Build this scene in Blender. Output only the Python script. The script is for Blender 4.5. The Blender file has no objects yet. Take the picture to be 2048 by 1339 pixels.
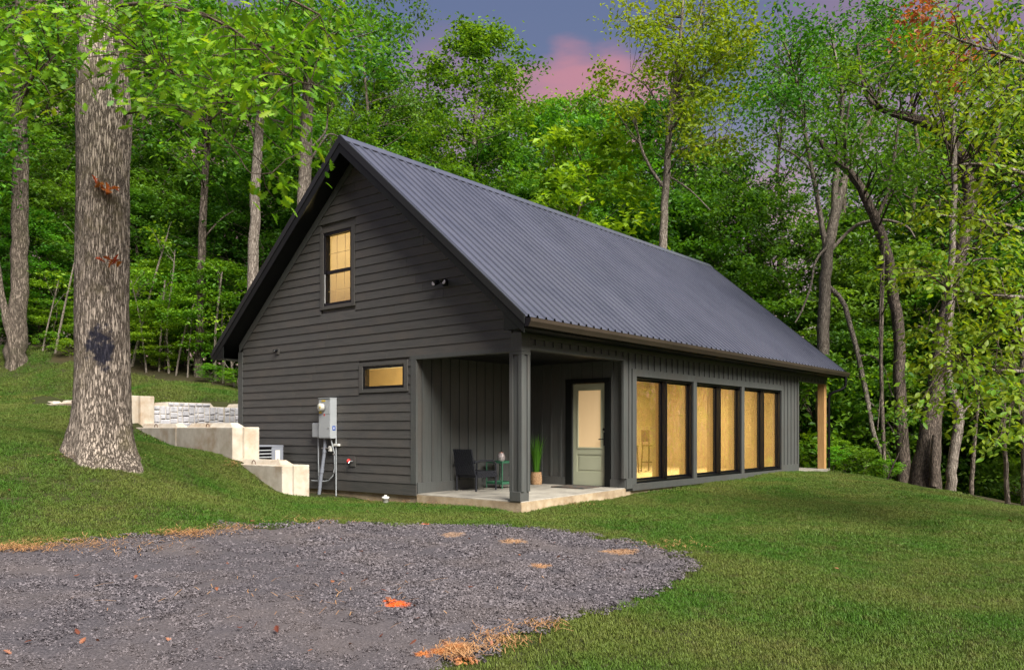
import bpy, math, random
import numpy as np
from mathutils import Vector, Matrix, Euler, noise as mnoise

random.seed(7)
rng = np.random.default_rng(11)
scn = bpy.context.scene
COL = scn.collection

# ------------------------------------------------------------------ camera
CAM = np.array([-10.305, -8.291, 1.095]); YAW = 0.68904
FPX, U0, V0 = 1629.3, 1024.0, 860.6            # focal length / principal point, in pixels of the 2048 px photograph
cam = bpy.data.cameras.new('camera'); cam_ob = bpy.data.objects.new('camera', cam); COL.objects.link(cam_ob)
cam_ob.location = CAM; cam_ob.rotation_euler = (math.pi/2, 0, YAW - math.pi/2)
cam.sensor_width = 36; cam.lens = 36*FPX/2048; cam.shift_y = (V0 - 669.5)/2048
cam.clip_start = .1; cam.clip_end = 600
scn.camera = cam_ob

# ------------------------------------------------------------------ sky
SUN_DIR = Vector((-.27, -.86, .90)).normalized()
wd = bpy.data.worlds.new('World'); scn.world = wd; wd.use_nodes = True
nt = wd.node_tree; nt.nodes.clear()
def wn(t, **k):
    n = nt.nodes.new(t)
    for a, b in k.items(): setattr(n, a, b)
    return n
wl = nt.links.new
out = wn('ShaderNodeOutputWorld'); bg = wn('ShaderNodeBackground')
sky = wn('ShaderNodeTexSky', sky_type='NISHITA', sun_disc=False)
sky.sun_elevation = math.asin(SUN_DIR.z); sky.sun_rotation = math.atan2(SUN_DIR.x, SUN_DIR.y)
skys = wn('ShaderNodeVectorMath', operation='SCALE'); skys.inputs['Scale'].default_value = .006
tc = wn('ShaderNodeTexCoord'); sep = wn('ShaderNodeSeparateXYZ')
ramp = wn('ShaderNodeValToRGB')
el = ramp.color_ramp.elements
el[0].position = 0; el[0].color = (.50, .34, .27, 1)
el[1].position = 1; el[1].color = (.058, .080, .165, 1)
for p, c in ((.14, (.40, .31, .31, 1)), (.25, (.24, .225, .28, 1)), (.37, (.100, .122, .208, 1)), (.46, (.088, .114, .203, 1))):
    e = el.new(p); e.color = c
mp = wn('ShaderNodeMapping'); mp.inputs['Scale'].default_value = (1.6, 1.6, 4.5); mp.inputs['Location'].default_value = (.35, 1.05, .25)
noi = wn('ShaderNodeTexNoise'); noi.inputs['Scale'].default_value = 1.35; noi.inputs['Detail'].default_value = 4; noi.inputs['Roughness'].default_value = .5
cr = wn('ShaderNodeMapRange'); cr.inputs['From Min'].default_value = .50; cr.inputs['From Max'].default_value = .74; cr.interpolation_type = 'SMOOTHSTEP'
band = wn('ShaderNodeMapRange'); band.inputs['From Min'].default_value = .36; band.inputs['From Max'].default_value = .27; band.interpolation_type = 'SMOOTHSTEP'
mul = wn('ShaderNodeMath', operation='MULTIPLY'); mx = wn('ShaderNodeMix', data_type='RGBA')
mx.inputs['B'].default_value = (.46, .18, .20, 1)
add = wn('ShaderNodeVectorMath', operation='ADD')
wl(tc.outputs['Generated'], sep.inputs[0]); wl(sep.outputs['Z'], ramp.inputs[0]); wl(sep.outputs['Z'], band.inputs['Value'])
wl(tc.outputs['Generated'], mp.inputs[0]); wl(mp.outputs[0], noi.inputs['Vector']); wl(noi.outputs['Fac'], cr.inputs['Value'])
wl(cr.outputs[0], mul.inputs[0]); wl(band.outputs[0], mul.inputs[1])
# a few larger sunset-lit cloud banks, each at its own bearing, with ragged edges
fac = mul.outputs[0]; nrm_ = wn('ShaderNodeVectorMath', operation='NORMALIZE'); wl(tc.outputs['Generated'], nrm_.inputs[0])
mp2 = wn('ShaderNodeMapping'); mp2.inputs['Scale'].default_value = (5, 5, 16); wl(nrm_.outputs[0], mp2.inputs[0]); no2 = wn('ShaderNodeTexNoise'); no2.inputs['Scale'].default_value = 2.2; no2.inputs['Detail'].default_value = 6; wl(mp2.outputs[0], no2.inputs['Vector'])
rag = wn('ShaderNodeMath', operation='MULTIPLY_ADD'); rag.inputs[1].default_value = .0026; rag.inputs[2].default_value = -.0014; wl(no2.outputs['Fac'], rag.inputs[0])
for cu, cv, c0, c1, top_ in ((1085, 205, .9981, .9997, .55), (1150, 188, .9980, .9997, .7), (1215, 192, .9979, .9997, .7), (1285, 215, .9976, .9996, .66), (1180, 235, .9975, .9995, .66), (900, 235, .994, .999, .25), (1950, 120, .97, .996, .25), (60, 160, .97, .997, .6), (300, 330, .975, .998, .6), (-900, 200, .96, .995, .5), (3600, 260, .95, .995, .6), (9000, 200, .95, .99, .5)):
    dv = Vector((math.cos(YAW) + math.sin(YAW)*(cu - 1024)/1629.3, math.sin(YAW) - math.cos(YAW)*(cu - 1024)/1629.3, (860.6 - cv)/1629.3)).normalized()
    dt_ = wn('ShaderNodeVectorMath', operation='DOT_PRODUCT'); dt_.inputs[1].default_value = dv; wl(nrm_.outputs[0], dt_.inputs[0])
    ad_ = wn('ShaderNodeMath', operation='ADD'); wl(dt_.outputs['Value'], ad_.inputs[0]); wl(rag.outputs[0], ad_.inputs[1])
    mr_ = wn('ShaderNodeMapRange'); mr_.interpolation_type = 'SMOOTHSTEP'; mr_.inputs['From Min'].default_value = c0; mr_.inputs['From Max'].default_value = c1; mr_.inputs['To Max'].default_value = top_; wl(ad_.outputs[0], mr_.inputs['Value'])
    mm = wn('ShaderNodeMath', operation='MAXIMUM'); wl(fac, mm.inputs[0]); wl(mr_.outputs[0], mm.inputs[1]); fac = mm.outputs[0]
wl(fac, mx.inputs['Factor'])
wl(ramp.outputs[0], mx.inputs['A']); wl(mx.outputs['Result'], add.inputs[0]); wl(sky.outputs[0], skys.inputs[0]); wl(skys.outputs[0], add.inputs[1])
wl(add.outputs[0], bg.inputs['Color']); bg.inputs['Strength'].default_value = .67
wl(bg.outputs[0], out.inputs[0])

# ------------------------------------------------------------------ sun, exposure
sl = bpy.data.lights.new('sun', 'SUN'); sl.energy = 4.6; sl.angle = math.radians(38); sl.color = (1, .955, .86)
so = bpy.data.objects.new('sun', sl); COL.objects.link(so); so.rotation_euler = SUN_DIR.to_track_quat('Z', 'Y').to_euler()
vs = scn.view_settings; vs.view_transform = 'Standard'; vs.look = 'None'; vs.exposure = 1.16; vs.gamma = 1; vs.use_curve_mapping = False
cy = scn.cycles
cy.use_denoising = True; cy.max_bounces = 7; cy.diffuse_bounces = 3; cy.glossy_bounces = 3; cy.transmission_bounces = 3; cy.transparent_max_bounces = 12
cy.sample_clamp_indirect = 3; cy.caustics_reflective = False; cy.caustics_refractive = False

# ------------------------------------------------------------------ geometry helpers
FW = np.array([math.cos(YAW), math.sin(YAW), 0.]); RT = np.array([math.sin(YAW), -math.cos(YAW), 0.]); UP = np.array([0, 0, 1.])
def ray(u, v): return FW + RT*(u - U0)/FPX + UP*(V0 - v)/FPX
def at(u, v, d): return CAM + ray(u, v)*d                    # the point d metres deep that the photograph shows at (u, v)
def on(axis, val, u, v):
    r = ray(u, v); return CAM + r*((val - CAM[axis])/r[axis])
def px(p):
    d = np.asarray(p) - CAM; w = d@FW
    return U0 + FPX*(d@RT)/w, V0 - FPX*d[2]/w, w

def tag(o, label=None, cat=None, group=None, kind=None):
    if label: o['label'] = label
    if cat: o['category'] = cat
    if group: o['group'] = group
    if kind: o['kind'] = kind
    return o
def thing(name, label, cat, loc=(0, 0, 0), group=None):
    o = bpy.data.objects.new(name, None); COL.objects.link(o); o.location = loc; o.empty_display_size = .2
    return tag(o, label, cat, group)
def base(o):
    v = Vector((0, 0, 0))
    while o is not None: v = v + o.location; o = o.parent
    return v
def link(name, me, mat=None, parent=None, kind=None):
    o = bpy.data.objects.new(name, me); COL.objects.link(o)
    if mat and not me.materials: me.materials.append(mat)
    if parent is not None: o.parent = parent
    if kind: o['kind'] = kind
    return o
class MB:
    def __init__(s): s.v = []; s.f = []; s.sm = []
    def add(s, vs, fs, smooth=False):
        k = len(s.v); s.v += [tuple(map(float, p)) for p in vs]; s.f += [tuple(i + k for i in f) for f in fs]; s.sm += [smooth]*len(fs); return s
    def box(s, x0, x1, y0, y1, z0, z1):
        return s.hexa([(x0,y0,z0),(x1,y0,z0),(x1,y1,z0),(x0,y1,z0),(x0,y0,z1),(x1,y0,z1),(x1,y1,z1),(x0,y1,z1)])
    def hexa(s, p):
        return s.add(p, [(3,2,1,0),(4,5,6,7),(0,1,5,4),(1,2,6,5),(2,3,7,6),(3,0,4,7)])
    def prism(s, poly, axis, a0, a1):
        # poly: 2D points in the two other axes, extruded along axis
        def mk(p, a): q = list(p); q.insert(axis, a); return q
        n = len(poly); vs = [mk(p, a0) for p in poly] + [mk(p, a1) for p in poly]
        return s.add(vs, [tuple(range(n))[::-1], tuple(range(n, 2*n))] + [(i, (i+1)%n, n+(i+1)%n, n+i) for i in range(n)])
    def tube(s, pts, rad, n=8, cap=True, smooth=True):
        pts = [Vector(p) for p in pts]; m = len(pts)
        if not hasattr(rad, '__len__'): rad = [rad]*m
        vs = []; ref = None
        for i, p in enumerate(pts):
            t = (pts[min(i+1, m-1)] - pts[max(i-1, 0)]).normalized()
            if ref is None: ref = t.orthogonal().normalized()
            ref = (ref - t*ref.dot(t)); ref = ref.normalized() if ref.length > 1e-6 else t.orthogonal().normalized()
            b = t.cross(ref)
            for k in range(n):
                a = 2*math.pi*k/n; vs.append(p + (ref*math.cos(a) + b*math.sin(a))*rad[i])
        fs = [(i*n+k, i*n+(k+1)%n, (i+1)*n+(k+1)%n, (i+1)*n+k) for i in range(m-1) for k in range(n)]
        s.add(vs, fs, smooth)
        if cap: s.add([vs[k] for k in range(n)], [tuple(range(n))[::-1]]); s.add([vs[(m-1)*n+k] for k in range(n)], [tuple(range(n))])
        return s
    def lathe(s, prof, c, n=20, axis=2, smooth=True):
        # prof: (radius, height) pairs around an axis through c
        vs = []
        for r, h in prof:
            for k in range(n):
                a = 2*math.pi*k/n; q = [r*math.cos(a), r*math.sin(a)]; q.insert(axis, h); vs.append((c[0]+q[0], c[1]+q[1], c[2]+q[2]))
        m = len(prof)
        s.add(vs, [(i*n+k, i*n+(k+1)%n, (i+1)*n+(k+1)%n, (i+1)*n+k) for i in range(m-1) for k in range(n)], smooth)
        s.add([vs[k] for k in range(n)], [tuple(range(n))[::-1]]); s.add([vs[(m-1)*n+k] for k in range(n)], [tuple(range(n))]); return s
    def mesh(s, name, mat=None, org=(0, 0, 0), fix=True):
        me = bpy.data.meshes.new(name); o = Vector(org)
        me.from_pydata([Vector(p) - o for p in s.v], [], s.f); me.polygons.foreach_set('use_smooth', s.sm)
        if fix:
            import bmesh
            bm = bmesh.new(); bm.from_mesh(me); bmesh.ops.recalc_face_normals(bm, faces=bm.faces); bm.to_mesh(me); bm.free()
        if mat: me.materials.append(mat)
        return me
    def build(s, name, mat, parent=None, bevel=0, kind=None, label=None):
        o = link(name, s.mesh(name, mat, base(parent) if parent else (0, 0, 0)), None, parent, kind)
        if label: o['label'] = label
        if bevel:
            b = o.modifiers.new('bevel', 'BEVEL'); b.width = bevel; b.segments = 2; b.limit_method = 'ANGLE'; b.angle_limit = .6
        return o
def box_part(name, mat, parent, *b, bevel=0): return MB().box(*b).build(name, mat, parent, bevel)
def np_mesh(name, V, Fc, mat=None, smooth=False, tint=None):
    V = np.asarray(V, np.float32); Fc = np.asarray(Fc, np.int32); k = Fc.shape[1]; me = bpy.data.meshes.new(name)
    me.vertices.add(len(V)); me.vertices.foreach_set('co', V.ravel())
    me.loops.add(Fc.size); me.loops.foreach_set('vertex_index', Fc.ravel())
    me.polygons.add(len(Fc)); me.polygons.foreach_set('loop_start', np.arange(0, Fc.size, k, dtype=np.int32))
    me.polygons.foreach_set('use_smooth', np.full(len(Fc), smooth))
    if tint is not None:
        a = me.attributes.new('tint', 'FLOAT', 'FACE'); a.data.foreach_set('value', np.asarray(tint, np.float32))
    me.update(calc_edges=True)
    if mat: me.materials.append(mat)
    return me

# ------------------------------------------------------------------ materials
def nodes(name):
    m = bpy.data.materials.new(name); m.use_nodes = True; t = m.node_tree; t.nodes.clear()
    o = t.nodes.new('ShaderNodeOutputMaterial')
    def N(ty, **k):
        n = t.nodes.new(ty)
        for a, b in k.items():
            if a in n.inputs.keys(): n.inputs[a].default_value = b
            else: setattr(n, a, b)
        return n
    return m, t, N, o, t.links.new
def c4(c): return (c[0], c[1], c[2], 1)
def mat(name, c1, c2=None, scale=8, rough=.6, metal=0, bump=0, bscale=30, stretch=(1, 1, 1), spec=.5, detail=5, rnd=0, lo=.35, hi=.65, grime=None, gscale=1.5, coat=0):
    m, t, N, o, L = nodes(name)
    b = N('ShaderNodeBsdfPrincipled', Roughness=rough, Metallic=metal); b.inputs['Specular IOR Level'].default_value = spec; b.inputs['Coat Weight'].default_value = coat
    L(b.outputs[0], o.inputs[0])
    tc = N('ShaderNodeTexCoord'); oi = N('ShaderNodeObjectInfo'); sc = N('ShaderNodeVectorMath', operation='SCALE'); sc.inputs[0].default_value = (37, 53, 71)
    L(oi.outputs['Random'], sc.inputs['Scale']); ad = N('ShaderNodeVectorMath', operation='ADD'); L(tc.outputs['Object'], ad.inputs[0]); L(sc.outputs[0], ad.inputs[1])
    mp = N('ShaderNodeMapping'); mp.inputs['Scale'].default_value = stretch; L(ad.outputs[0], mp.inputs[0])
    n1 = N('ShaderNodeTexNoise', Scale=scale, Detail=detail, Roughness=.6); L(mp.outputs[0], n1.inputs['Vector'])
    mr = N('ShaderNodeMapRange'); mr.inputs['From Min'].default_value = lo; mr.inputs['From Max'].default_value = hi; L(n1.outputs['Fac'], mr.inputs['Value'])
    mx = N('ShaderNodeMix', data_type='RGBA'); mx.inputs['A'].default_value = c4(c1); mx.inputs['B'].default_value = c4(c2 or c1); L(mr.outputs[0], mx.inputs['Factor'])
    res = mx.outputs['Result']
    if grime:
        n3 = N('ShaderNodeTexNoise', Scale=gscale, Detail=6, Roughness=.65); L(ad.outputs[0], n3.inputs['Vector'])
        m3 = N('ShaderNodeMapRange'); m3.inputs['From Min'].default_value = .48; m3.inputs['From Max'].default_value = .72; L(n3.outputs['Fac'], m3.inputs['Value'])
        g = N('ShaderNodeMix', data_type='RGBA'); g.inputs['B'].default_value = c4(grime); L(res, g.inputs['A']); L(m3.outputs[0], g.inputs['Factor']); res = g.outputs['Result']
    if rnd:
        h = N('ShaderNodeHueSaturation'); r = N('ShaderNodeMapRange'); r.inputs['To Min'].default_value = 1 - rnd; r.inputs['To Max'].default_value = 1 + rnd
        L(oi.outputs['Random'], r.inputs['Value']); L(r.outputs[0], h.inputs['Value']); L(res, h.inputs['Color']); res = h.outputs[0]
    L(res, b.inputs['Base Color'])
    if bump:
        n2 = N('ShaderNodeTexNoise', Scale=bscale, Detail=6, Roughness=.6); L(mp.outputs[0], n2.inputs['Vector'])
        bp = N('ShaderNodeBump', Strength=bump, Distance=.02); L(n2.outputs['Fac'], bp.inputs['Height']); L(bp.outputs[0], b.inputs['Normal'])
    return m
def leaf_mat(name, ca, cb, trans=.4, var=.25, ctr=None):
    m, t, N, o, L = nodes(name)
    at_ = N('ShaderNodeAttribute', attribute_name='tint'); oi = N('ShaderNodeObjectInfo')
    mx = N('ShaderNodeMix', data_type='RGBA'); mx.inputs['A'].default_value = c4(ca); mx.inputs['B'].default_value = c4(cb); L(at_.outputs['Fac'], mx.inputs['Factor'])
    h = N('ShaderNodeHueSaturation'); r = N('ShaderNodeMapRange'); r.inputs['To Min'].default_value = 1 - var; r.inputs['To Max'].default_value = 1 + var
    r2 = N('ShaderNodeMapRange'); r2.inputs['To Min'].default_value = .472; r2.inputs['To Max'].default_value = .512
    w = N('ShaderNodeTexWhiteNoise', noise_dimensions='1D'); L(oi.outputs['Random'], w.inputs['W']); L(w.outputs['Value'], r2.inputs['Value']); L(r2.outputs[0], h.inputs['Hue'])
    L(oi.outputs['Random'], r.inputs['Value']); L(r.outputs[0], h.inputs['Value']); L(mx.outputs['Result'], h.inputs['Color'])
    b = N('ShaderNodeBsdfPrincipled', Roughness=.5); b.inputs['Specular IOR Level'].default_value = .35; L(h.outputs[0], b.inputs['Base Color'])
    tr = N('ShaderNodeBsdfTranslucent'); tm = N('ShaderNodeMix', data_type='RGBA', blend_type='MULTIPLY'); tm.inputs['Factor'].default_value = 1; tm.inputs['B'].default_value = (1.6, 1.45, .5, 1)
    L(h.outputs[0], tm.inputs['A']); L(tm.outputs['Result'], tr.inputs['Color'])
    ms = N('ShaderNodeMixShader'); ms.inputs[0].default_value = trans; L(b.outputs[0], ms.inputs[1]); L(tr.outputs[0], ms.inputs[2]); L(ms.outputs[0], o.inputs[0])
    return m
def bark_mat(name, ca, cb, scale=1.0, moss=None, stains=(), bump=1.0):
    # ridged bark: stretched noise ridges, furrows take the darker colour cb; stains are blots of paint at fixed places
    m, t, N, o, L = nodes(name)
    b = N('ShaderNodeBsdfPrincipled', Roughness=.9); b.inputs['Specular IOR Level'].default_value = .2; L(b.outputs[0], o.inputs[0])
    tc = N('ShaderNodeTexCoord'); mp = N('ShaderNodeMapping'); mp.inputs['Scale'].default_value = (scale*22, scale*22, scale*2.6); L(tc.outputs['Object'], mp.inputs[0])
    v = N('ShaderNodeTexVoronoi', feature='DISTANCE_TO_EDGE'); v.inputs['Scale'].default_value = 1
    nz = N('ShaderNodeTexNoise', Scale=1.3, Detail=5, Roughness=.65); L(mp.outputs[0], nz.inputs['Vector'])
    dm = N('ShaderNodeVectorMath', operation='SCALE'); dm.inputs['Scale'].default_value = 2.3; L(nz.outputs['Color'], dm.inputs[0])
    da = N('ShaderNodeVectorMath', operation='ADD'); L(mp.outputs[0], da.inputs[0]); L(dm.outputs[0], da.inputs[1]); L(da.outputs[0], v.inputs['Vector'])
    mr = N('ShaderNodeMapRange'); mr.inputs['From Max'].default_value = .20; L(v.outputs['Distance'], mr.inputs['Value'])
    ml = N('ShaderNodeMath', operation='MULTIPLY'); L(mr.outputs[0], ml.inputs[0])
    nr = N('ShaderNodeMapRange'); nr.inputs['From Min'].default_value = .3; nr.inputs['From Max'].default_value = .7; nr.inputs['To Min'].default_value = .5; L(nz.outputs['Fac'], nr.inputs['Value']); L(nr.outputs[0], ml.inputs[1])
    mx = N('ShaderNodeMix', data_type='RGBA'); mx.inputs['A'].default_value = c4(cb); mx.inputs['B'].default_value = c4(ca); L(ml.outputs[0], mx.inputs['Factor'])
    res = mx.outputs['Result']
    if moss:
        n2 = N('ShaderNodeTexNoise', Scale=1.4, Detail=6, Roughness=.7); L(tc.outputs['Object'], n2.inputs['Vector'])
        m2 = N('ShaderNodeMapRange'); m2.inputs['From Min'].default_value = .52; m2.inputs['From Max'].default_value = .66; m2.inputs['To Max'].default_value = .8; L(n2.outputs['Fac'], m2.inputs['Value'])
        g = N('ShaderNodeMix', data_type='RGBA'); g.inputs['B'].default_value = c4(moss); L(res, g.inputs['A']); L(m2.outputs[0], g.inputs['Factor']); res = g.outputs['Result']
    for (cx, cy_, cz, rx, rz, col) in stains:
        sb = N('ShaderNodeVectorMath', operation='SUBTRACT'); sb.inputs[1].default_value = (cx, cy_, cz); L(tc.outputs['Object'], sb.inputs[0])
        sm = N('ShaderNodeVectorMath', operation='MULTIPLY'); sm.inputs[1].default_value = (1/rx, 1/rx, 1/rz); L(sb.outputs[0], sm.inputs[0])
        ln = N('ShaderNodeVectorMath', operation='LENGTH'); L(sm.outputs[0], ln.inputs[0])
        n4 = N('ShaderNodeTexNoise', Scale=6.5, Detail=5, Roughness=.6); L(tc.outputs['Object'], n4.inputs['Vector'])
        a = N('ShaderNodeMath', operation='MULTIPLY_ADD'); a.inputs[1].default_value = 2.6; a.inputs[2].default_value = -1.3; L(n4.outputs['Fac'], a.inputs[0])
        s2 = N('ShaderNodeMath', operation='ADD'); L(ln.outputs['Value'], s2.inputs[0]); L(a.outputs[0], s2.inputs[1])
        k = N('ShaderNodeMapRange'); k.inputs['From Min'].default_value = 1.0; k.inputs['From Max'].default_value = .6; k.inputs['To Max'].default_value = .93; L(s2.outputs[0], k.inputs['Value'])
        g = N('ShaderNodeMix', data_type='RGBA'); g.inputs['B'].default_value = c4(col); L(res, g.inputs['A']); L(k.outputs[0], g.inputs['Factor']); res = g.outputs['Result']
    L(res, b.inputs['Base Color'])
    bp = N('ShaderNodeBump', Strength=bump, Distance=.03); L(ml.outputs[0], bp.inputs['Height']); L(bp.outputs[0], b.inputs['Normal'])
    return m
# ------------------------------------------------------------------ terrain
CTRL = [tuple(at(*q)) for q in [
    (640,1045,11.6),(850,1049,11.8),(1000,1052,11.6),(1250,1085,10.27),(1400,1130,8.8),(1290,1190,7.5),(1000,1285,5.93),(890,1339,5.3),
    (0,1339,5.1),(0,1095,8.65),(300,1065,10.1),(500,1200,6.9),(2048,1339,5.6),(1700,1339,5.43),(1900,1100,10.2),(1650,1000,15.7),
    (1800,966,21),(1900,986,18),(2048,1022,14.5),(1660,946,24.5),
    (205,905,12.5),(0,900,12),(352,893,17.1),(465,920,15.7),(565,985,14.69),(640,1020,13),(400,985,12.5),(300,1000,11.3),(150,990,11),(-200,1080,8.5),(-200,850,13),
    (30,702,26),(250,738,25),(400,765,24),(478,782,23.2),(100,762,24),(100,790,22.6),(0,770,24),(0,745,25),(-200,690,27),(300,775,21.5),(420,792,21.2)]]
CTRL += [(-1.85,9.96,1.18),(-1.85,12.6,1.56),(-1.85,13.6,1.66),(-1.85,14.8,1.76),(-1.85,16.0,1.86),(-.8,12,1.80),(-.8,14,1.86),(-.8,16,1.98),(0,0,-.245),(3.2,-.1,-.16),(7,-.1,-.10),(12.3,-.1,-.05),(14.7,-.1,-.09),(-.05,2.43,-.21),(-.05,4.2,-.2),(-.6,3.4,-.24),(5,-3,-.22),
         (20,-6,-2.6),(27,-4,-4.2),(16,-14,-3.5),(24,-16,-5),(18,2,-.9),(26,4,-2.6),(5,-18,-1.6),(-12,-14,-.7),(-16,-8,-.5),(-22,-16,-.6),(-16,2,.6),(-22,8,1.6),
         (2,14,2.4),(10,14,1.2),(18,12,-.4),(-8,26,4.6),(4,26,3.2),(16,26,1.4),(30,20,-1),(-26,24,4.6),(40,-30,-8),(60,-10,-6),(60,20,-1),(45,45,4.5),(20,55,6.5),(-10,60,8),(80,40,5),(90,-10,3),(85,-50,-2),(60,75,9),(-50,60,9),(-40,0,2)]
CT = np.array(CTRL)
def tps(r): return np.where(r > 1e-9, r*r*np.log(np.maximum(r, 1e-9)), 0)
_n = len(CT); _K = tps(np.linalg.norm(CT[:, None, :2] - CT[None, :, :2], axis=2)) + np.eye(_n)*.02
_P = np.hstack([np.ones((_n, 1)), CT[:, :2]]); _A = np.vstack([np.hstack([_K, _P]), np.hstack([_P.T, np.zeros((3, 3))])])
_W = np.linalg.solve(_A, np.concatenate([CT[:, 2], np.zeros(3)]))
def terrain(x, y):
    x = np.asarray(x, float); y = np.asarray(y, float); z = _W[_n] + _W[_n+1]*x + _W[_n+2]*y
    for i in range(_n): z = z + _W[i]*tps(np.hypot(x - CT[i, 0], y - CT[i, 1]))
    pit = (x > -1.3) & (x < 13) & (y > 4.3) & (y < 10.5)
    z = np.where(pit, np.minimum(z, -.2), z); z = np.where((x > .2) & (x < 14.5) & (y > .2) & (y < 8.2), np.minimum(z, -.3), z)
    z = z + .012*np.sin(x*2.1 + 1.3*np.sin(y*1.7)) + .012*np.sin(y*2.6 + 1.1*np.sin(x*1.3))
    return z
def tz(x, y): return float(terrain(x, y))

def inpoly(x, y, poly):
    x = np.asarray(x); y = np.asarray(y); c = np.zeros(x.shape, bool); n = len(poly)
    for i in range(n):
        x1, y1 = poly[i]; x2, y2 = poly[(i+1) % n]
        if y1 == y2: continue
        c ^= ((y1 > y) != (y2 > y)) & (x < (x2 - x1)*(y - y1)/(y2 - y1) + x1)
    return c
def hit(u, v, d0=3.0, d1=45.0):
    # where the sight line through (u, v) meets the ground
    d = np.linspace(d0, d1, 900); r = ray(u, v); x = CAM[0] + r[0]*d; y = CAM[1] + r[1]*d; z = CAM[2] + r[2]*d
    g = terrain(x, y); k = np.argmax(z <= g)
    return np.array([x[k], y[k], g[k]])
GRAVEL = [hit(u, v)[:2] for u, v in [(-260,1118),(0,1098),(150,1084),(310,1066),(480,1052),(640,1045),(760,1048),(850,1049),(1000,1052),(1120,1064),(1250,1083),(1340,1105),(1400,1128),
          (1385,1150),(1290,1190),(1200,1222),(1100,1258),(1000,1290),(930,1318),(890,1345),(860,1400)]] + [np.array([-8.6,-8.2]), np.array([-11,-9]), np.array([-15,-4])]
LAWN = [at(u, 900, d)[:2] for u, d in [(-700,26),(-300,27.5),(30,26.5),(120,25.6),(250,25),(400,24),(478,23.3),(560,23),(640,24)]] + [np.array(p) for p in [(13,10.6),(14.9,8.5),(15.2,1.5)]] + \
       [at(u, 900, d)[:2] for u, d in [(1680,24.2),(1800,21.8),(1900,18.9),(2048,15.6),(2300,13.5),(2900,11)]] + [np.array(p) for p in [(-6,-20),(-22,-20),(-30,-4)]]
def wob(x, y): return .10*np.sin(x*3.1 + 2*np.sin(y*2.3)) + .07*np.sin(y*5.3 + 1.7*np.sin(x*4.1)) + .04*np.sin(x*11 + y*9)
def in_gravel(x, y, s=1): w = wob(np.asarray(x), np.asarray(y))*s; return inpoly(x + w, y + w*.7, GRAVEL)

def axis_grid(lo, a, b, hi, st, big):
    g = [a]; 
    while g[-1] < b: g.append(g[-1] + st)
    s = st; r = [g[-1]]
    while r[-1] < hi: s = min(s*1.25, big); r.append(r[-1] + s)
    s = st; l = [a]
    while l[-1] > lo: s = min(s*1.25, big); l.append(l[-1] - s)
    return np.array(l[::-1][:-1] + g + r[1:])
gx = axis_grid(-140, -15, 19, 260, .2, 12); gy = axis_grid(-160, -15, 25, 260, .2, 12)
X, Y = np.meshgrid(gx, gy); Z = terrain(X, Y)
far = np.clip((np.hypot(X - 5, Y - 2) - 62)/70, 0, 1); Z = Z*(1 - far) + far*(6.0)
ny, nx = X.shape; idx = np.arange(nx*ny).reshape(ny, nx)
Fg = np.stack([idx[:-1, :-1], idx[:-1, 1:], idx[1:, 1:], idx[1:, :-1]], -1).reshape(-1, 4)
V = np.stack([X, Y, Z], -1).reshape(-1, 3)
me = np_mesh('ground', V, Fg, None, True)
lawn = inpoly(V[:, 0] + 2*wob(V[:, 0]*.5, V[:, 1]*.5), V[:, 1] + 2*wob(V[:, 1]*.6, V[:, 0]*.4), LAWN).astype(np.float32)
a = me.attributes.new('lawn', 'FLOAT', 'POINT'); a.data.foreach_set('value', lawn)
def ground_mat():
    m, t, N, o, L = nodes('ground_soil')
    b = N('ShaderNodeBsdfPrincipled', Roughness=.95); b.inputs['Specular IOR Level'].default_value = .15; L(b.outputs[0], o.inputs[0])
    g = N('ShaderNodeNewGeometry'); n = N('ShaderNodeTexNoise', Scale=9, Detail=6); L(g.outputs['Position'], n.inputs['Vector'])
    n2 = N('ShaderNodeTexNoise', Scale=.8, Detail=4); L(g.outputs['Position'], n2.inputs['Vector'])
    a1 = N('ShaderNodeMix', data_type='RGBA'); a1.inputs['A'].default_value = (.022, .036, .009, 1); a1.inputs['B'].default_value = (.050, .042, .018, 1); L(n.outputs['Fac'], a1.inputs['Factor'])
    a2 = N('ShaderNodeMix', data_type='RGBA'); a2.inputs['A'].default_value = (.05, .033, .018, 1); a2.inputs['B'].default_value = (.02, .028, .01, 1); L(n2.outputs['Fac'], a2.inputs['Factor'])
    at_ = N('ShaderNodeAttribute', attribute_name='lawn'); mx = N('ShaderNodeMix', data_type='RGBA'); L(a2.outputs['Result'], mx.inputs['A']); L(a1.outputs['Result'], mx.inputs['B']); L(at_.outputs['Fac'], mx.inputs['Factor'])
    L(mx.outputs['Result'], b.inputs['Base Color'])
    bp = N('ShaderNodeBump', Strength=.6, Distance=.04); L(n.outputs['Fac'], bp.inputs['Height']); L(bp.outputs[0], b.inputs['Normal'])
    return m
link('ground', me, ground_mat(), None, 'structure')

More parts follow.
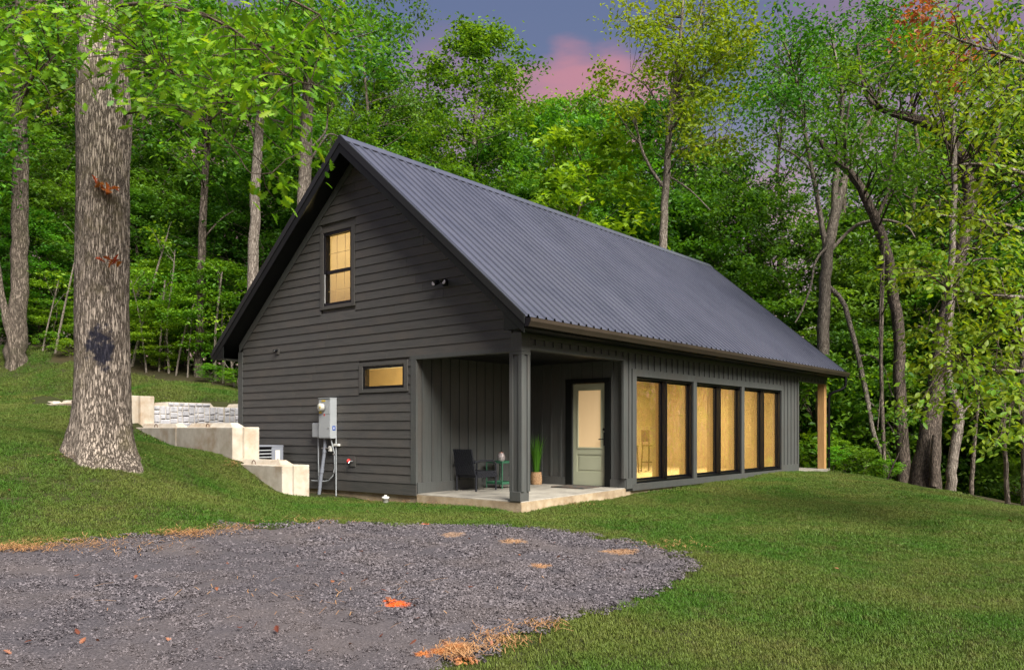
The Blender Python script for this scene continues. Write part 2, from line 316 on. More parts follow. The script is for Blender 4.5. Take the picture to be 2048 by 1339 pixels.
# gravel driveway: its own sheet over the soil, with worn tracks
st = .11; ggx = np.arange(-15, 4, st); ggy = np.arange(-9.5, 6, st); GX, GY = np.meshgrid(ggx, ggy)
ins = in_gravel(GX, GY); 
GZ = terrain(GX, GY) + .022 + .01*np.sin(GX*9 + 3*np.sin(GY*7))*np.sin(GY*8)
er = ins.copy()
for dx_ in (-1, 0, 1):
    for dy_ in (-1, 0, 1): er &= np.roll(np.roll(ins, dx_, 1), dy_, 0)
GZ = np.where(er, GZ, terrain(GX, GY) - .03)        # the rim dips under the turf
ii = np.arange(GX.size).reshape(GX.shape)
q = np.stack([ii[:-1, :-1], ii[:-1, 1:], ii[1:, 1:], ii[1:, :-1]], -1).reshape(-1, 4)
q = q[ins.ravel()[q].all(1)]
used, inv_ = np.unique(q, return_inverse=True)
PAINT = [(793,1213,.13,(.75,.13,.01)), (781,1205,.07,(.75,.13,.01)), (850,1051,.10,(.62,.14,.04)), (1080,1137,.13,(.36,.19,.09)), (1240,1107,.24,(.33,.19,.10)), (1026,1086,.2,(.33,.19,.10)), (905,1072,.2,(.28,.18,.12)), (845,1318,.08,(.52,.16,.03)), (880,1308,.09,(.52,.16,.03)), (915,1300,.13,(.5,.17,.04)), (930,1330,.12,(.45,.17,.05))]
def paint_nodes(N, L, res, pos):
    # marking paint and orange clay lying on the stones, each blot at its own place
    nz = N('ShaderNodeTexNoise', Scale=11, Detail=4); L(pos, nz.inputs['Vector'])
    for u, v, r, c in PAINT:
        p = hit(u, v); s = N('ShaderNodeVectorMath', operation='SUBTRACT'); s.inputs[1].default_value = p; L(pos, s.inputs[0])
        ln = N('ShaderNodeVectorMath', operation='LENGTH'); L(s.outputs[0], ln.inputs[0])
        a = N('ShaderNodeMath', operation='MULTIPLY_ADD'); a.inputs[1].default_value = 1.5*r; a.inputs[2].default_value = -.75*r; L(nz.outputs['Fac'], a.inputs[0])
        s2 = N('ShaderNodeMath', operation='ADD'); L(ln.outputs['Value'], s2.inputs[0]); L(a.outputs[0], s2.inputs[1])
        k = N('ShaderNodeMapRange'); k.inputs['From Min'].default_value = r; k.inputs['From Max'].default_value = r*.55; k.inputs['To Max'].default_value = .85; L(s2.outputs[0], k.inputs['Value'])
        g = N('ShaderNodeMix', data_type='RGBA'); g.inputs['B'].default_value = c4(c); L(res, g.inputs['A']); L(k.outputs[0], g.inputs['Factor']); res = g.outputs['Result']
    return res
def gravel_mat(name, ca, cb, rnd):
    m, t, N, o, L = nodes(name)
    b = N('ShaderNodeBsdfPrincipled', Roughness=.8); b.inputs['Specular IOR Level'].default_value = .3; L(b.outputs[0], o.inputs[0])
    g = N('ShaderNodeNewGeometry'); pos = g.outputs['Position']
    n = N('ShaderNodeTexNoise', Scale=55, Detail=5, Roughness=.7); L(pos, n.inputs['Vector'])
    n2 = N('ShaderNodeTexNoise', Scale=1.1, Detail=3); L(pos, n2.inputs['Vector'])
    mx = N('ShaderNodeMix', data_type='RGBA'); mx.inputs['A'].default_value = c4(ca); mx.inputs['B'].default_value = c4(cb)
    if rnd:
        at_ = N('ShaderNodeAttribute', attribute_name='tint'); L(at_.outputs['Fac'], mx.inputs['Factor'])
    else:
        mr = N('ShaderNodeMapRange'); mr.inputs['From Min'].default_value = .35; mr.inputs['From Max'].default_value = .65; L(n.outputs['Fac'], mr.inputs['Value']); L(mr.outputs[0], mx.inputs['Factor'])
    w = N('ShaderNodeMix', data_type='RGBA'); w.inputs['B'].default_value = (.135, .11, .105, 1); L(mx.outputs['Result'], w.inputs['A'])
    mr2 = N('ShaderNodeMapRange'); mr2.inputs['From Min'].default_value = .45; mr2.inputs['From Max'].default_value = .7; mr2.inputs['To Max'].default_value = .45; L(n2.outputs['Fac'], mr2.inputs['Value']); L(mr2.outputs[0], w.inputs['Factor'])
    L(paint_nodes(N, L, w.outputs['Result'], pos), b.inputs['Base Color'])
    bp = N('ShaderNodeBump', Strength=.8, Distance=.015); L(n.outputs['Fac'], bp.inputs['Height']); L(bp.outputs[0], b.inputs['Normal'])
    return m
me = np_mesh('gravel_driveway', np.stack([GX, GY, GZ], -1).reshape(-1, 3)[used], inv_.reshape(-1, 4), None, True)
link('gravel_driveway', me, gravel_mat('gravel_fines', (.028, .025, .031), (.125, .11, .12), False), None, 'structure')
# ------------------------------------------------------------------ house
SID = mat('siding_paint', (.063, .061, .058), (.082, .078, .073), 5, .55, bump=.25, bscale=14, stretch=(6, .5, 6), rnd=.09, grime=(.094, .082, .072), gscale=1.1)
BAT = mat('board_paint', (.070, .074, .072), (.088, .091, .088), 5, .5, bump=.2, bscale=14, stretch=(6, 6, .5), rnd=.05, grime=(.078, .073, .068), gscale=1.3)
BLK = mat('black_trim', (.004, .005, .005), (.007, .008, .0075), 4, .5, spec=.25)
FRM = mat('window_frame_black', (.003, .003, .005), None, 4, .35, spec=.35)
RAKE = mat('rake_metal', (.008, .009, .009), None, 3, .5)
ROOF = mat('roof_metal', (.094, .099, .138), (.120, .124, .168), 1.2, .36, metal=.35, rnd=.05, spec=.6, bump=.02, bscale=3, grime=(.112, .116, .155), gscale=.6)
GUT = mat('gutter_bronze', (.040, .030, .023), (.052, .038, .028), 2, .35, spec=.6)
CONC = mat('concrete', (.38, .28, .17), (.48, .38, .26), 6, .85, bump=.3, bscale=50, grime=(.24, .165, .10), gscale=2.2)
SLAB = mat('slab_concrete', (.26, .235, .20), (.38, .35, .30), 3, .75, bump=.15, bscale=60, grime=(.16, .15, .135), gscale=2.0)
WOOD = mat('cedar_post', (.42, .22, .075), (.58, .34, .14), 5, .7, stretch=(9, 9, .6), bump=.25, bscale=8)
SAGE = mat('door_sage', (.43, .445, .315), (.45, .465, .33), 3, .45)
ROOM = mat('room_wall', (.62, .50, .34), (.70, .57, .40), 2, .7)
PINE = mat('pine_boards', (.45, .28, .12), (.60, .40, .19), 4, .6, stretch=(1, 8, 1), bump=.1)
def glass(refl=.06, wav=.12):
    m, t, N, o, L = nodes('window_glass')
    tr = N('ShaderNodeBsdfTransparent'); tr.inputs[0].default_value = (.96, .90, .74, 1); gl = N('ShaderNodeBsdfGlossy', Roughness=.015)
    n = N('ShaderNodeTexNoise', Scale=2.2, Detail=2); tc = N('ShaderNodeTexCoord'); L(tc.outputs['Object'], n.inputs['Vector'])
    bp = N('ShaderNodeBump', Strength=wav, Distance=.05); L(n.outputs['Fac'], bp.inputs['Height']); L(bp.outputs[0], gl.inputs['Normal'])
    fr = N('ShaderNodeFresnel', IOR=1.7); mr = N('ShaderNodeMapRange'); mr.inputs['To Min'].default_value = refl; L(fr.outputs[0], mr.inputs['Value'])
    ms = N('ShaderNodeMixShader'); g = N('ShaderNodeNewGeometry'); fm = N('ShaderNodeMath', operation='MULTIPLY_ADD'); fm.inputs[1].default_value = -1; fm.inputs[2].default_value = 1; L(g.outputs['Backfacing'], fm.inputs[0]); f2 = N('ShaderNodeMath', operation='MULTIPLY'); L(fm.outputs[0], f2.inputs[0]); L(mr.outputs[0], f2.inputs[1]); L(f2.outputs[0], ms.inputs[0]); L(tr.outputs[0], ms.inputs[1]); L(gl.outputs[0], ms.inputs[2]); L(ms.outputs[0], o.inputs[0])
    return m
GLASS = glass(); GLASS2 = glass(.46, .3)
W_, L_ = 8.18, 12.31; RY, RZ = 4.09, 6.68; EY, EZ = -.395, 2.868; SL = (RZ - EZ)/(RY - EY); OX = -.407; LX = 15.18
def ztop(y): return RZ - SL*abs(y - RY)           # roof surface
def zund(y): return ztop(y) - .20                 # underside of the deck
house = thing('cabin', 'dark charcoal gabled cabin with ribbed metal roof and golden lit windows', 'house', (0, 0, 0))

# gable wall: a backing with openings, clad in lap boards
OPEN = [(0, 2.43, -1, 2.43), (2.74, 3.92, 1.88, 2.335), (4.235, 5.125, 3.595, 5.075)]
ys = sorted({0, W_, RY} | {a for o in OPEN for a in o[:2]}); w = MB()
def col(y0, y1, z0, z1=None):
    if z1 is None: w.prism([(y0, z0), (y1, z0), (y1, zund(y1) - .02), (y0, zund(y0) - .02)], 0, .02, .16)
    else: w.prism([(y0, z0), (y1, z0), (y1, z1), (y0, z1)], 0, .02, .16)
for y0, y1 in zip(ys[:-1], ys[1:]):
    oo = [o for o in OPEN if o[0] <= y0 and o[1] >= y1]
    if not oo: col(y0, y1, -.08)
    else:
        if oo[0][2] > 0: col(y0, y1, -.08, oo[0][2])
        col(y0, y1, oo[0][3])
gwall = w.build('gable_wall', SID, house)
MB().prism([(2.43, -.35), (W_, -.35), (W_, -.085), (2.43, -.085)], 0, .03, .5).build('foundation', CONC, house)
def siding(z0, z1, ya, yb, slope=True):
    # one lap board; its ends are cut along the rake where it meets the roof
    def lim(z): 
        h = (RZ - .22 - z)/SL; return RY - h + .02, RY + h - .02
    a0, b0 = lim(z0); a1, b1 = lim(z1)
    p = [max(ya, a0), min(yb, b0), min(yb, b1), max(ya, a1)]
    if p[1] - p[0] < .03: return
    if p[2] <= p[3]: p[2] = p[3] = (p[2] + p[3])/2
    bt, tp = -.020, -.003
    zt = z1 + .02
    m = MB().hexa([(bt, p[0], z0), (.019, p[0], z0), (.019, p[1], z0), (bt, p[1], z0), (tp, p[3], zt), (.019, p[3], zt), (.019, p[2], zt), (tp, p[2], zt)])
    m.build('siding_board', SID, gwall)
z = .125; k = 0; EXP = .1655
rj = random.Random(4)
while z < RZ - .3:
    z1 = z + EXP
    spans = [(2.575 if z < 2.40 else (.203 if z < 2.69 else .0), 8.02)]
    for (ya, yb, za, zb) in [(2.635, 4.03, 1.80, 2.44), (4.13, 5.21, 3.50, 5.17)]:
        if z1 > za + .03 and z < zb - .03:
            spans = [s for a, b in spans for s in ((a, min(b, ya)), (max(a, yb), b)) if s[1] - s[0] > .05]
    for a, b in spans:
        if b - a > 3.2:
            j = a + (b - a)*rj.uniform(.3, .7); siding(z, z1, a, j - .002); siding(z, z1, j + .002, b)
        else: siding(z, z1, a, b)
    z = z1
box_part('skirt_board', SID, house, -.024, .02, 2.43, W_, -.085, .118)
box_part('skirt_flashing', BLK, house, -.030, .02, 2.425, W_, .1185, .1245)
for y0, y1, za, zb in [(8.025, W_ + .02, .125, 2.86), (2.43, 2.57, .125, 2.45)]:
    box_part('corner_board', BAT, house, -.026, .019, y0, y1, za, zb)
box_part('corner_board', BAT, house, 0, .1, W_ + .001, W_ + .022, -.08, 2.68)
for s in (-1, 1):   # frieze along the rake
    ya, yb = (RY + s*.02, RY + s*4.06)
    MB().prism([(ya, zund(ya) - .19), (yb, zund(yb) - .19), (yb, zund(yb) - .01), (ya, zund(ya) - .01)], 0, -.032, -.0205).build('rake_frieze', BAT, house)
# gable windows
def gable_window(y0, y1, z0, z1, rail=None, fw=.05):
    m = MB(); x0, x1 = -.012, .10
    m.box(x0, x1, y0, y0 + fw, z0, z1).box(x0, x1, y1 - fw, y1, z0, z1).box(x0, x1, y0 + fw, y1 - fw, z0, z0 + fw).box(x0, x1, y0 + fw, y1 - fw, z1 - fw, z1)
    f = m.build('window', FRM, house, .004)
    spans = [(z0 + fw, z1 - fw)]
    if rail:
        box_part('meeting_rail', FRM, f, .012, .07, y0 + fw, y1 - fw, rail - .03, rail + .03); spans = [(z0 + fw, rail - .03), (rail + .03, z1 - fw)]
    for i, (a, b) in enumerate(spans):
        x = .045 + .02*i
        box_part('pane', GLASS, f, x, x + .004, y0 + fw, y1 - fw, a, b)
        if rail:
            for yy in (y0 + fw + (y1 - y0 - 2*fw)*q for q in (1/3, 2/3)): box_part('muntin', ROOM, f, x + .012, x + .018, yy - .004, yy + .004, a, b)
            zz = a + (b - a)*(.42 if i == 0 else .5); box_part('muntin', ROOM, f, x + .012, x + .018, y0 + fw, y1 - fw, zz - .004, zz + .004)
    return f
wf = gable_window(4.245, 5.115, 3.605, 5.065, 4.275)
box_part('sash_liner', mat('white_vinyl', (.75, .75, .74), None, 4, .4), wf, -.014, .04, 5.068, 5.09, 3.66, 4.24)
gable_window(2.752, 3.907, 1.892, 2.323)
def casing(y0, y1, z0, z1, wd=.10, head=.07, name='window_casing'):
    m = MB(); x0, x1 = -.030, .0185
    m.box(x0, x1, y0 - wd, y0, z0 - .07, z1 + head).box(x0, x1, y1, y1 + wd, z0 - .07, z1 + head)
    m.box(x0 + .001, x1, y0, y1, z1, z1 + head).box(x0 + .001, x1, y0, y1, z0 - .07, z0)
    m.build(name, SID, house, .003)
casing(4.243, 5.117, 3.60, 5.07); casing(2.75, 3.909, 1.888, 2.327)

# porch recess
box_part('porch_beam', BAT, house, -.027, .15, .201, 2.58, 2.385, 2.455)
box_part('porch_beam', BAT, house, .201, 3.2, -.026, .15, 2.432, 2.475)
m = MB().box(-.026, .2, 0, .23, -.055, .10); m.build('post_base', BAT, house, .004)
MB().box(-.029, .2, -.029, .2, 2.386, 2.69).build('corner_block', BAT, house, .002)
post = MB().box(.004, .196, .004, .222, .10, 2.42).build('porch_post', BAT, house)
for (x0, x1, y0, y1) in [(-.018, .0, -.018, .05), (.0005, .06, -.018, 0), (.0, .05, .222, .24), (-.018, 0, .17, .24), (.14, .20, -.018, 0), (.196, .21, -.018, .05)]:
    box_part('post_trim', BAT, post, x0, x1, y0, y1, .1005, 2.42)
box_part('post_cap', BAT, post, -.022, .213, -.022, .242, 2.335, 2.3855)
box_part('recess_wall', BAT, house, .162, 3.2, 2.43, 2.55, -.05, 2.6)
for i in range(13):
    x = .12 + .2485*i
    if x < 3.1: box_part('batten', BAT, house, x, x + .05, 2.412, 2.4299, .155, 2.45)
box_part('baseboard', BAT, house, -.002, 3.19, 2.404, 2.4299, -.04, .152)
dw = MB().box(3.2, 3.32, .162, .46, -.05, 2.6).box(3.2, 3.32, 1.252, 2.43, -.05, 2.6).box(3.2, 3.32, .46, 1.252, 2.045, 2.6).build('door_wall', BAT, house)
for i in range(10):
    y = .02 + .2485*i
    z0 = .155 if (y + .05 < .33 or y > 1.41) else 2.135
    if .30 < y < .34 or 1.36 < y < 1.41: continue
    box_part('batten', BAT, house, 3.182, 3.1999, y, y + .05, z0, 2.45)
for a, b in ((.0, .335), (1.405, 2.40)): box_part('baseboard', BAT, house, 3.174, 3.1999, a, b, -.04, .152)
m = MB().box(3.165, 3.1999, .335, .462, -.03, 2.045).box(3.165, 3.1999, 1.25, 1.40, -.03, 2.045).box(3.162, 3.1999, .335, 1.40, 2.046, 2.13); m.build('door_casing', BLK, house, .003)
box_part('porch_ceiling', BLK, house, .155, 3.19, .155, 2.42, 2.46, 2.50)
dx = 3.225
m = MB().box(dx, dx + .045, .466, .55, .005, 2.03).box(dx, dx + .045, 1.155, 1.246, .005, 2.03).box(dx, dx + .045, .55, 1.155, .005, .27).box(dx, dx + .045, .55, 1.155, .62, .73).box(dx, dx + .045, .55, 1.155, 1.93, 2.03)
door = m.build('door', SAGE, house, .002)
box_part('door_panel', SAGE, door, dx + .012, dx + .035, .551, 1.154, .271, .619)
box_part('door_panel', SAGE, door, dx + .004, dx + .0119, .60, 1.105, .31, .58, bevel=.006)
m = MB()
for b in [(.551, .585, .731, 1.929), (1.12, 1.154, .731, 1.929), (.585, 1.12, .731, .765), (.585, 1.12, 1.895, 1.929)]: m.box(dx - .008, dx + .03, *b)
m.build('glazing_bead', SAGE, door, .004)
def lit_frost():
    m, t, N, o, L = nodes('lit_frosted_glass'); b = N('ShaderNodeBsdfPrincipled', Roughness=.4); b.inputs['Base Color'].default_value = (.6, .45, .27, 1)
    tc = N('ShaderNodeTexCoord'); mp = N('ShaderNodeMapping'); mp.inputs['Scale'].default_value = (1, 9, .5); L(tc.outputs['Object'], mp.inputs[0])
    n = N('ShaderNodeTexNoise', Scale=2, Detail=2); L(mp.outputs[0], n.inputs['Vector'])
    mx = N('ShaderNodeMix', data_type='RGBA'); mx.inputs['A'].default_value = (.50, .31, .135, 1); mx.inputs['B'].default_value = (.62, .43, .22, 1); L(n.outputs['Fac'], mx.inputs['Factor'])
    L(mx.outputs['Result'], b.inputs['Emission Color']); b.inputs['Emission Strength'].default_value = .29; L(b.outputs[0], o.inputs[0]); return m
box_part('pane', lit_frost(), door, dx + .01, dx + .016, .586, 1.119, .766, 1.894)
m = MB().box(dx - .006, dx, .474, .515, .80, 1.06).tube([(dx - .006, .495, .93), (dx - .05, .495, .93), (dx - .05, .60, .925)], .011, 8); m.build('handle', FRM, door)
MB().lathe([(.028, 0), (.028, .02), (.012, .03)], (dx - .03, .495, 1.12), 14, 0).build('deadbolt', FRM, door)
box_part('door_sill', FRM, house, 3.15, 3.30, .463, 1.249, -.02, .004)
# porch slab, falling a little towards the front
MB().hexa([(0, 0, -.4), (3.21, 0, -.4), (3.21, 2.44, -.4), (0, 2.44, -.4), (-.0, -.0, -.055), (3.21, 0, -.006), (3.21, 2.44, -.006), (0, 2.44, -.045)]).build('porch_slab', SLAB, house, .012)
MB().prism([(0.001, -.42), (2.429, -.42), (2.429, -.068), (.001, -.075)], 0, -.006, .05).prism([(0.0, -.42), (3.2, -.42), (3.2, -.022), (.0, -.073)], 1, -.006, .05).build('slab_edge', CONC, house)

# eave wall
UN = [(3.571, 5.985), (6.14, 8.505), (8.66, 11.05)]; ZW0, ZW1 = .05, 2.16
w = MB(); ew = (.02, .16)
w.box(3.2, 3.571, *ew, -.08, 2.69).box(11.05, 12.31, *ew, -.08, 2.69).box(3.571, 11.05, *ew, ZW1, 2.69).box(3.571, 11.05, *ew, -.08, ZW0)
w.box(5.985, 6.14, *ew, ZW0, ZW1).box(8.505, 8.66, *ew, ZW0, ZW1).box(.201, 3.2, *ew, 2.476, 2.69)
ewall = w.build('eave_wall', BAT, house)
def ebox(name, x0, x1, z0, z1, y0=-.023, y1=.0199, mt=BAT): return box_part(name, mt, ewall, x0, x1, y0, y1, z0, z1)
ebox('wall_panel', .201, 3.2, 2.476, 2.69, .002); ebox('wall_panel', 3.2, 3.42, -.03, 2.69, .002); ebox('wall_panel', 11.19, 12.30, -.03, 2.69, .002); ebox('wall_panel', 3.42, 11.19, 2.30, 2.69, .002)
ebox('frieze_board', .201, 14.66, 2.60, 2.688, -.030)
ebox('skirt_board', 3.2, 3.42, -.03, .172, -.027); ebox('skirt_board', 11.19, 12.31, -.03, .172, -.027)
ebox('beam_board', .201, 3.09, 2.4755, 2.505, -.027)
ebox('corner_board', 3.09, 3.212, .1725, 2.599, -.028); ebox('corner_board', 12.22, 12.313, .1725, 2.599, -.028)
ebox('window_casing', 3.42, 3.571, .055, 2.30, -.028, .1); ebox('window_casing', 11.05, 11.19, .055, 2.30, -.028, .1); ebox('window_casing', 3.571, 11.05, 2.161, 2.30, -.027, .1)
ebox('window_sill', 3.42, 11.19, -.075, .054, -.034, .16)
for a, b in ((5.985, 6.14), (8.505, 8.66)): ebox('window_post', a, b, .0545, 2.1605, -.026, .16)
x = .386
while x < 3.05: ebox('batten', x - .028, x + .028, 2.505, 2.60); x += .2487
x = 3.326
while x < 12.2:
    lo = .172 if (x < 3.40 or x > 11.21) else 2.30
    if not (3.40 < x < 3.45 or 11.16 < x < 11.21): ebox('batten', x - .026, x + .026, lo, 2.60)
    x += .2487
for x0, x1 in UN:
    mid = (x0 + x1)/2; yf, yg = .005, .10; m = MB(); fz0, fz1 = ZW0 + .005, ZW1
    m.box(x0, x0 + .035, yf, .15, fz0, fz1).box(x1 - .05, x1, yf, .15, fz0, fz1).box(x0 + .035, x1 - .05, yf + .01, .15, fz0, fz0 + .05).box(x0 + .035, x1 - .05, yf + .01, .15, fz1 - .045, fz1)
    f = m.build('window', FRM, house, .003)
    box_part('mullion', FRM, f, mid - .03, mid + .03, -.02, .15, fz0 + .0505, fz1 - .0455)
    for a, b in ((x0 + .035, mid - .03), (mid + .03, x1 - .05)):
        m = MB().box(a, a + .04, yg - .015, yg + .03, fz0 + .05, fz1 - .045).box(b - .04, b, yg - .015, yg + .03, fz0 + .05, fz1 - .045)
        m.box(a + .04, b - .04, yg - .015, yg + .03, fz0 + .05, fz0 + .095).box(a + .04, b - .04, yg - .015, yg + .03, fz1 - .085, fz1 - .045)
        m.build('sash', FRM, f); box_part('pane', GLASS2, f, a + .04, b - .04, yg, yg + .005, fz0 + .095, fz1 - .085)

for x0, x1 in UN:       # pale inner linings beside each pane
    for xx in ((x0 + x1)/2 - .03, x1 - .05): box_part('inner_jamb', ROOM, house, xx, xx + .02, .152, .30, ZW0 + .06, ZW1 - .05)
# back wall, far wall, rear porch
MB().prism([(0.16, -.08), (W_, -.08), (W_, 2.69), (RY, zund(RY) - .02), (.16, 2.69)], 0, 12.17, 12.305).build('rear_wall', BAT, house)
MB().box(3.22, 12.2, .03, .3, -.5, -.082).build('foundation', CONC, house)
box_part('side_wall', SID, house, .16, 12.17, W_ - .14, W_, -.08, 2.8)
box_part('rear_slab', SLAB, house, 12.32, 14.9, -.03, 8.1, -.3, -.045, bevel=.01)
box_part('rear_beam', BAT, house, 12.314, 14.655, .0, .14, 2.49, 2.598); x = 12.4
while x < 14.6: box_part('batten', BAT, house, x, x + .05, -.018, -.0005, 2.50, 2.5995); x += .2487
box_part('rear_beam', BAT, house, 12.314, 14.655, -.0003, .14, 2.5985, 2.68)
for y0 in (0.0, 7.9): box_part('timber_post', WOOD, house, 14.46, 14.66, y0, y0 + .2, -.05, 2.489, bevel=.006)

# roof: decks, ribbed panels, ridge cap, rakes, gutters
dk = MB()
for s in (-1, 1):
    e = RY + s*(RY - EY); dk.prism([(RY, RZ - .04), (e, EZ - .04), (e, EZ - .15), (RY, RZ - .20)] if s > 0 else [(RY, RZ - .20), (e, EZ - .15), (e, EZ - .04), (RY, RZ - .04)], 0, OX + .03, LX - .03)
roof = dk.build('roof', BLK, house)
PW = (LX - OX)/17; SLEN = math.hypot(RZ - EZ, RY - EY)
prof = []
for r in range(4):
    c = PW*(r + .5)/4
    prof += [(c - .027, 0), (c - .018, .038), (c + .016, .038), (c + .034, 0)]
prof = [(0.001, 0)] + prof + [(PW - .001, 0)]
pm = MB(); n = len(prof); nrow = 2
for i in range(nrow):
    t = SLEN*i/(nrow - 1) - .02
    pm.v += [(a, -t*math.cos(math.atan(SL)), -t*math.sin(math.atan(SL)) + h) for a, h in prof]
pm.f = [(i, i+1, n+i+1, n+i) for i in range(n-1)]; pm.sm = [False]*len(pm.f)
pme = pm.mesh('roof_panel', ROOF, fix=False)
for i in range(17):
    o = link('roof_panel', pme, None, roof); o.location = (OX + i*PW, RY, RZ + rj.uniform(-.002, .002))
    o = link('roof_panel', pme, None, roof); o.location = (OX + (i+1)*PW, RY, RZ); o.rotation_euler = (0, 0, math.pi)
rc = MB(); cap = [(-.17, -.17*SL + .035), (-.05, -.02), (0, .045), (.05, -.02), (.17, -.17*SL + .035), (.17, -.17*SL + .028), (0, .030), (-.17, -.17*SL + .028)]
cap = [(-.17, -.17*SL + .03), (-.02, .028), (.02, .028), (.17, -.17*SL + .03), (.165, -.17*SL + .018), (0, .012), (-.165, -.17*SL + .018)]
rc.prism([(RY + a, RZ + b + .01) for a, b in cap], 0, OX - .02, LX + .02); rc.build('ridge_cap', ROOF, roof)
for s in (-1, 1):
    def P(t, dz): y = RY + s*t; return (y, ztop(y) + dz)
    tl = RY - EY
    for nm, x0, x1 in (('front', OX - .022, OX + .005), ('rear', LX - .005, LX + .022)):
        MB().prism([P(0, -.12), P(tl, -.10), P(tl, -.255), P(0, -.30)], 0, x0, x1).build('rake_board', BLK, roof)
        MB().prism([P(0, .035), P(tl + .01, .035), P(tl + .01, -.101), P(0, -.119)], 0, x0 - (.012 if nm == 'front' else 0), x1 + (.012 if nm == 'rear' else 0)).build('rake_trim', RAKE, roof)
    ye = RY + s*tl; yw = RY + s*(RY + .0)
    a, b = sorted((ye, yw))
    # boxed eave
    MB().box(OX + .006, LX - .006, a + .012, b - .002, 2.69, 2.705).build('soffit', BLK, roof)
    yf0, yf1 = sorted((ye, ye - s*.02)); box_part('fascia', BLK, roof, OX + .006, LX - .006, yf0, yf1, 2.685, EZ - .02)
    bx = [(yw + .0 - s*.02, 2.684), (ye, 2.684), (ye, EZ - .13), (yw - s*.02, ztop(yw) - .16)]
    for x0, x1 in ((OX - .018, OX + .0055), (LX - .0055, LX + .018)): MB().prism(bx, 0, x0, x1).build('eave_return', BLK, roof)
    # gutter with open top
    g = [(0, 0), (-.085, 0), (-.10, .03), (-.125, .075), (-.13, .13), (-.118, .13), (-.113, .08), (-.088, .036), (-.078, .012), (-.012, .012), (-.012, .13), (0, .13)]
    gp = [(ye + (-s)*(q[0])*(1), 2.715 + q[1]) for q in g]
    gut = MB().prism(gp, 0, OX - .01, LX + .02).build('gutter', GUT, roof)
    for xx in (OX - .012, LX + .0205): MB().prism([(gp[i][0], gp[i][1]) for i in (0, 1, 2, 3, 4, 11)], 0, xx, xx + .002).build('gutter_cap', FRM, gut)
dp = MB().tube([(14.98, -.46, 2.72), (14.98, -.46, 2.48), (14.96, -.44, 2.40), (14.90, -.36, 2.33), (14.78, -.14, 2.24), (14.74, -.06, 2.17), (14.735, -.045, 2.06), (14.735, -.045, -.02)], .043, 10)
dp.build('downspout', FRM, house)

# rooms behind the glass, lit by unseen ceiling lamps and hidden uplights
def liner(x0, x1, y0, y1, z0, z1, holes):
    # a room's inner surfaces, open where its windows are
    m = MB(); q = lambda *p: m.add(p, [tuple(range(len(p)))])
    q((x0,y0,z0),(x1,y0,z0),(x1,y1,z0),(x0,y1,z0)); q((x0,y0,z1),(x0,y1,z1),(x1,y1,z1),(x1,y0,z1))
    if 'y0' not in holes: q((x0,y0,z0),(x0,y0,z1),(x1,y0,z1),(x1,y0,z0))
    if 'x0' not in holes: q((x0,y0,z0),(x0,y1,z0),(x0,y1,z1),(x0,y0,z1))
    q((x0,y1,z0),(x1,y1,z0),(x1,y1,z1),(x0,y1,z1)); q((x1,y0,z0),(x1,y0,z1),(x1,y1,z1),(x1,y1,z0))
    return m.build('room', ROOM, house)
liner(3.34, 12.16, .165, 4.6, .0, 2.58, ['y0']); liner(.165, 3.0, 2.56, 8.0, .0, 2.58, ['x0']); 
at_ = [(1.0, 2.9), (7.18, 2.9), (7.18, zund(7.18) - .08), (RY, zund(RY) - .08), (1.0, zund(1.0) - .08)]
m = MB(); m.add([(x_, y_, z_) for x_ in (.165, 2.6) for y_, z_ in at_], [(i, (i+1) % 5, 5 + (i+1) % 5, 5 + i) for i in range(5)] + [(5, 6, 7, 8, 9)]); m.build('room', ROOM, house)
def lamp(x, y, z, w_, sx=.5, sy=.5):
    l = bpy.data.lights.new('unseen_room_lamp', 'AREA'); l.energy = w_; l.color = (1, .91, .60); l.shape = 'RECTANGLE'; l.size = sx; l.size_y = sy
    o = bpy.data.objects.new('unseen_room_lamp', l); COL.objects.link(o); o.location = (x, y, z); o.parent = house; return o
for x in (4.8, 7.4, 10.0): lamp(x, 2.2, 2.52, 84, 1.2, .9)

for l_ in (lamp(1.4, 3.6, .95, 45), lamp(1.4, 4.9, .95, 30), lamp(1.2, 4.6, 3.05, 34, .9, .9)): l_.rotation_euler = (math.pi, 0, 0)     # unseen uplights, added low down to brighten the ceilings
# ------------------------------------------------------------------ things on and round the cabin
GREY = mat('panel_grey', (.36, .38, .40), (.40, .42, .44), 2, .45); PVC = mat('grey_conduit', (.22, .235, .28), (.26, .275, .32), 3, .5)
WHITE = mat('white_plastic', (.72, .71, .66), None, 3, .45); YEL = mat('yellow_label', (.75, .55, .02), (.62, .44, .02), 60, .5); BLUE = mat('blue_label', (.03, .09, .38), None, 3, .5)
RED = mat('red_paint', (.55, .02, .02), None, 3, .4); STEEL = mat('galvanised', (.45, .45, .46), None, 3, .35, metal=.8)
gz = lambda x, y: tz(x, y)
t = thing('electric_meter_panel', 'grey electric meter cabinet with round meter and yellow labels on the gable wall', 'meter', (-.1, 4.9, .94))
box_part('cabinet', GREY, t, -.18, -.021, 4.69, 5.06, .94, 1.735, bevel=.006)
box_part('cabinet_lid', GREY, t, -.187, -.1805, 4.70, 5.05, .96, 1.405, bevel=.002); box_part('cabinet_lid', GREY, t, -.187, -.1805, 4.70, 5.05, 1.42, 1.71, bevel=.002)
box_part('rain_hood', GREY, t, -.196, -.0215, 4.685, 5.065, 1.7355, 1.748)
MB().lathe([(.092, -.02), (.092, 0), (.086, .008)], (-.19, 4.92, 1.56), 24, 0).build('meter_ring', STEEL, t)
def lathe_x(prof, c, n=20):
    return MB().lathe([(r, -h) for r, h in prof], c, n, 0)
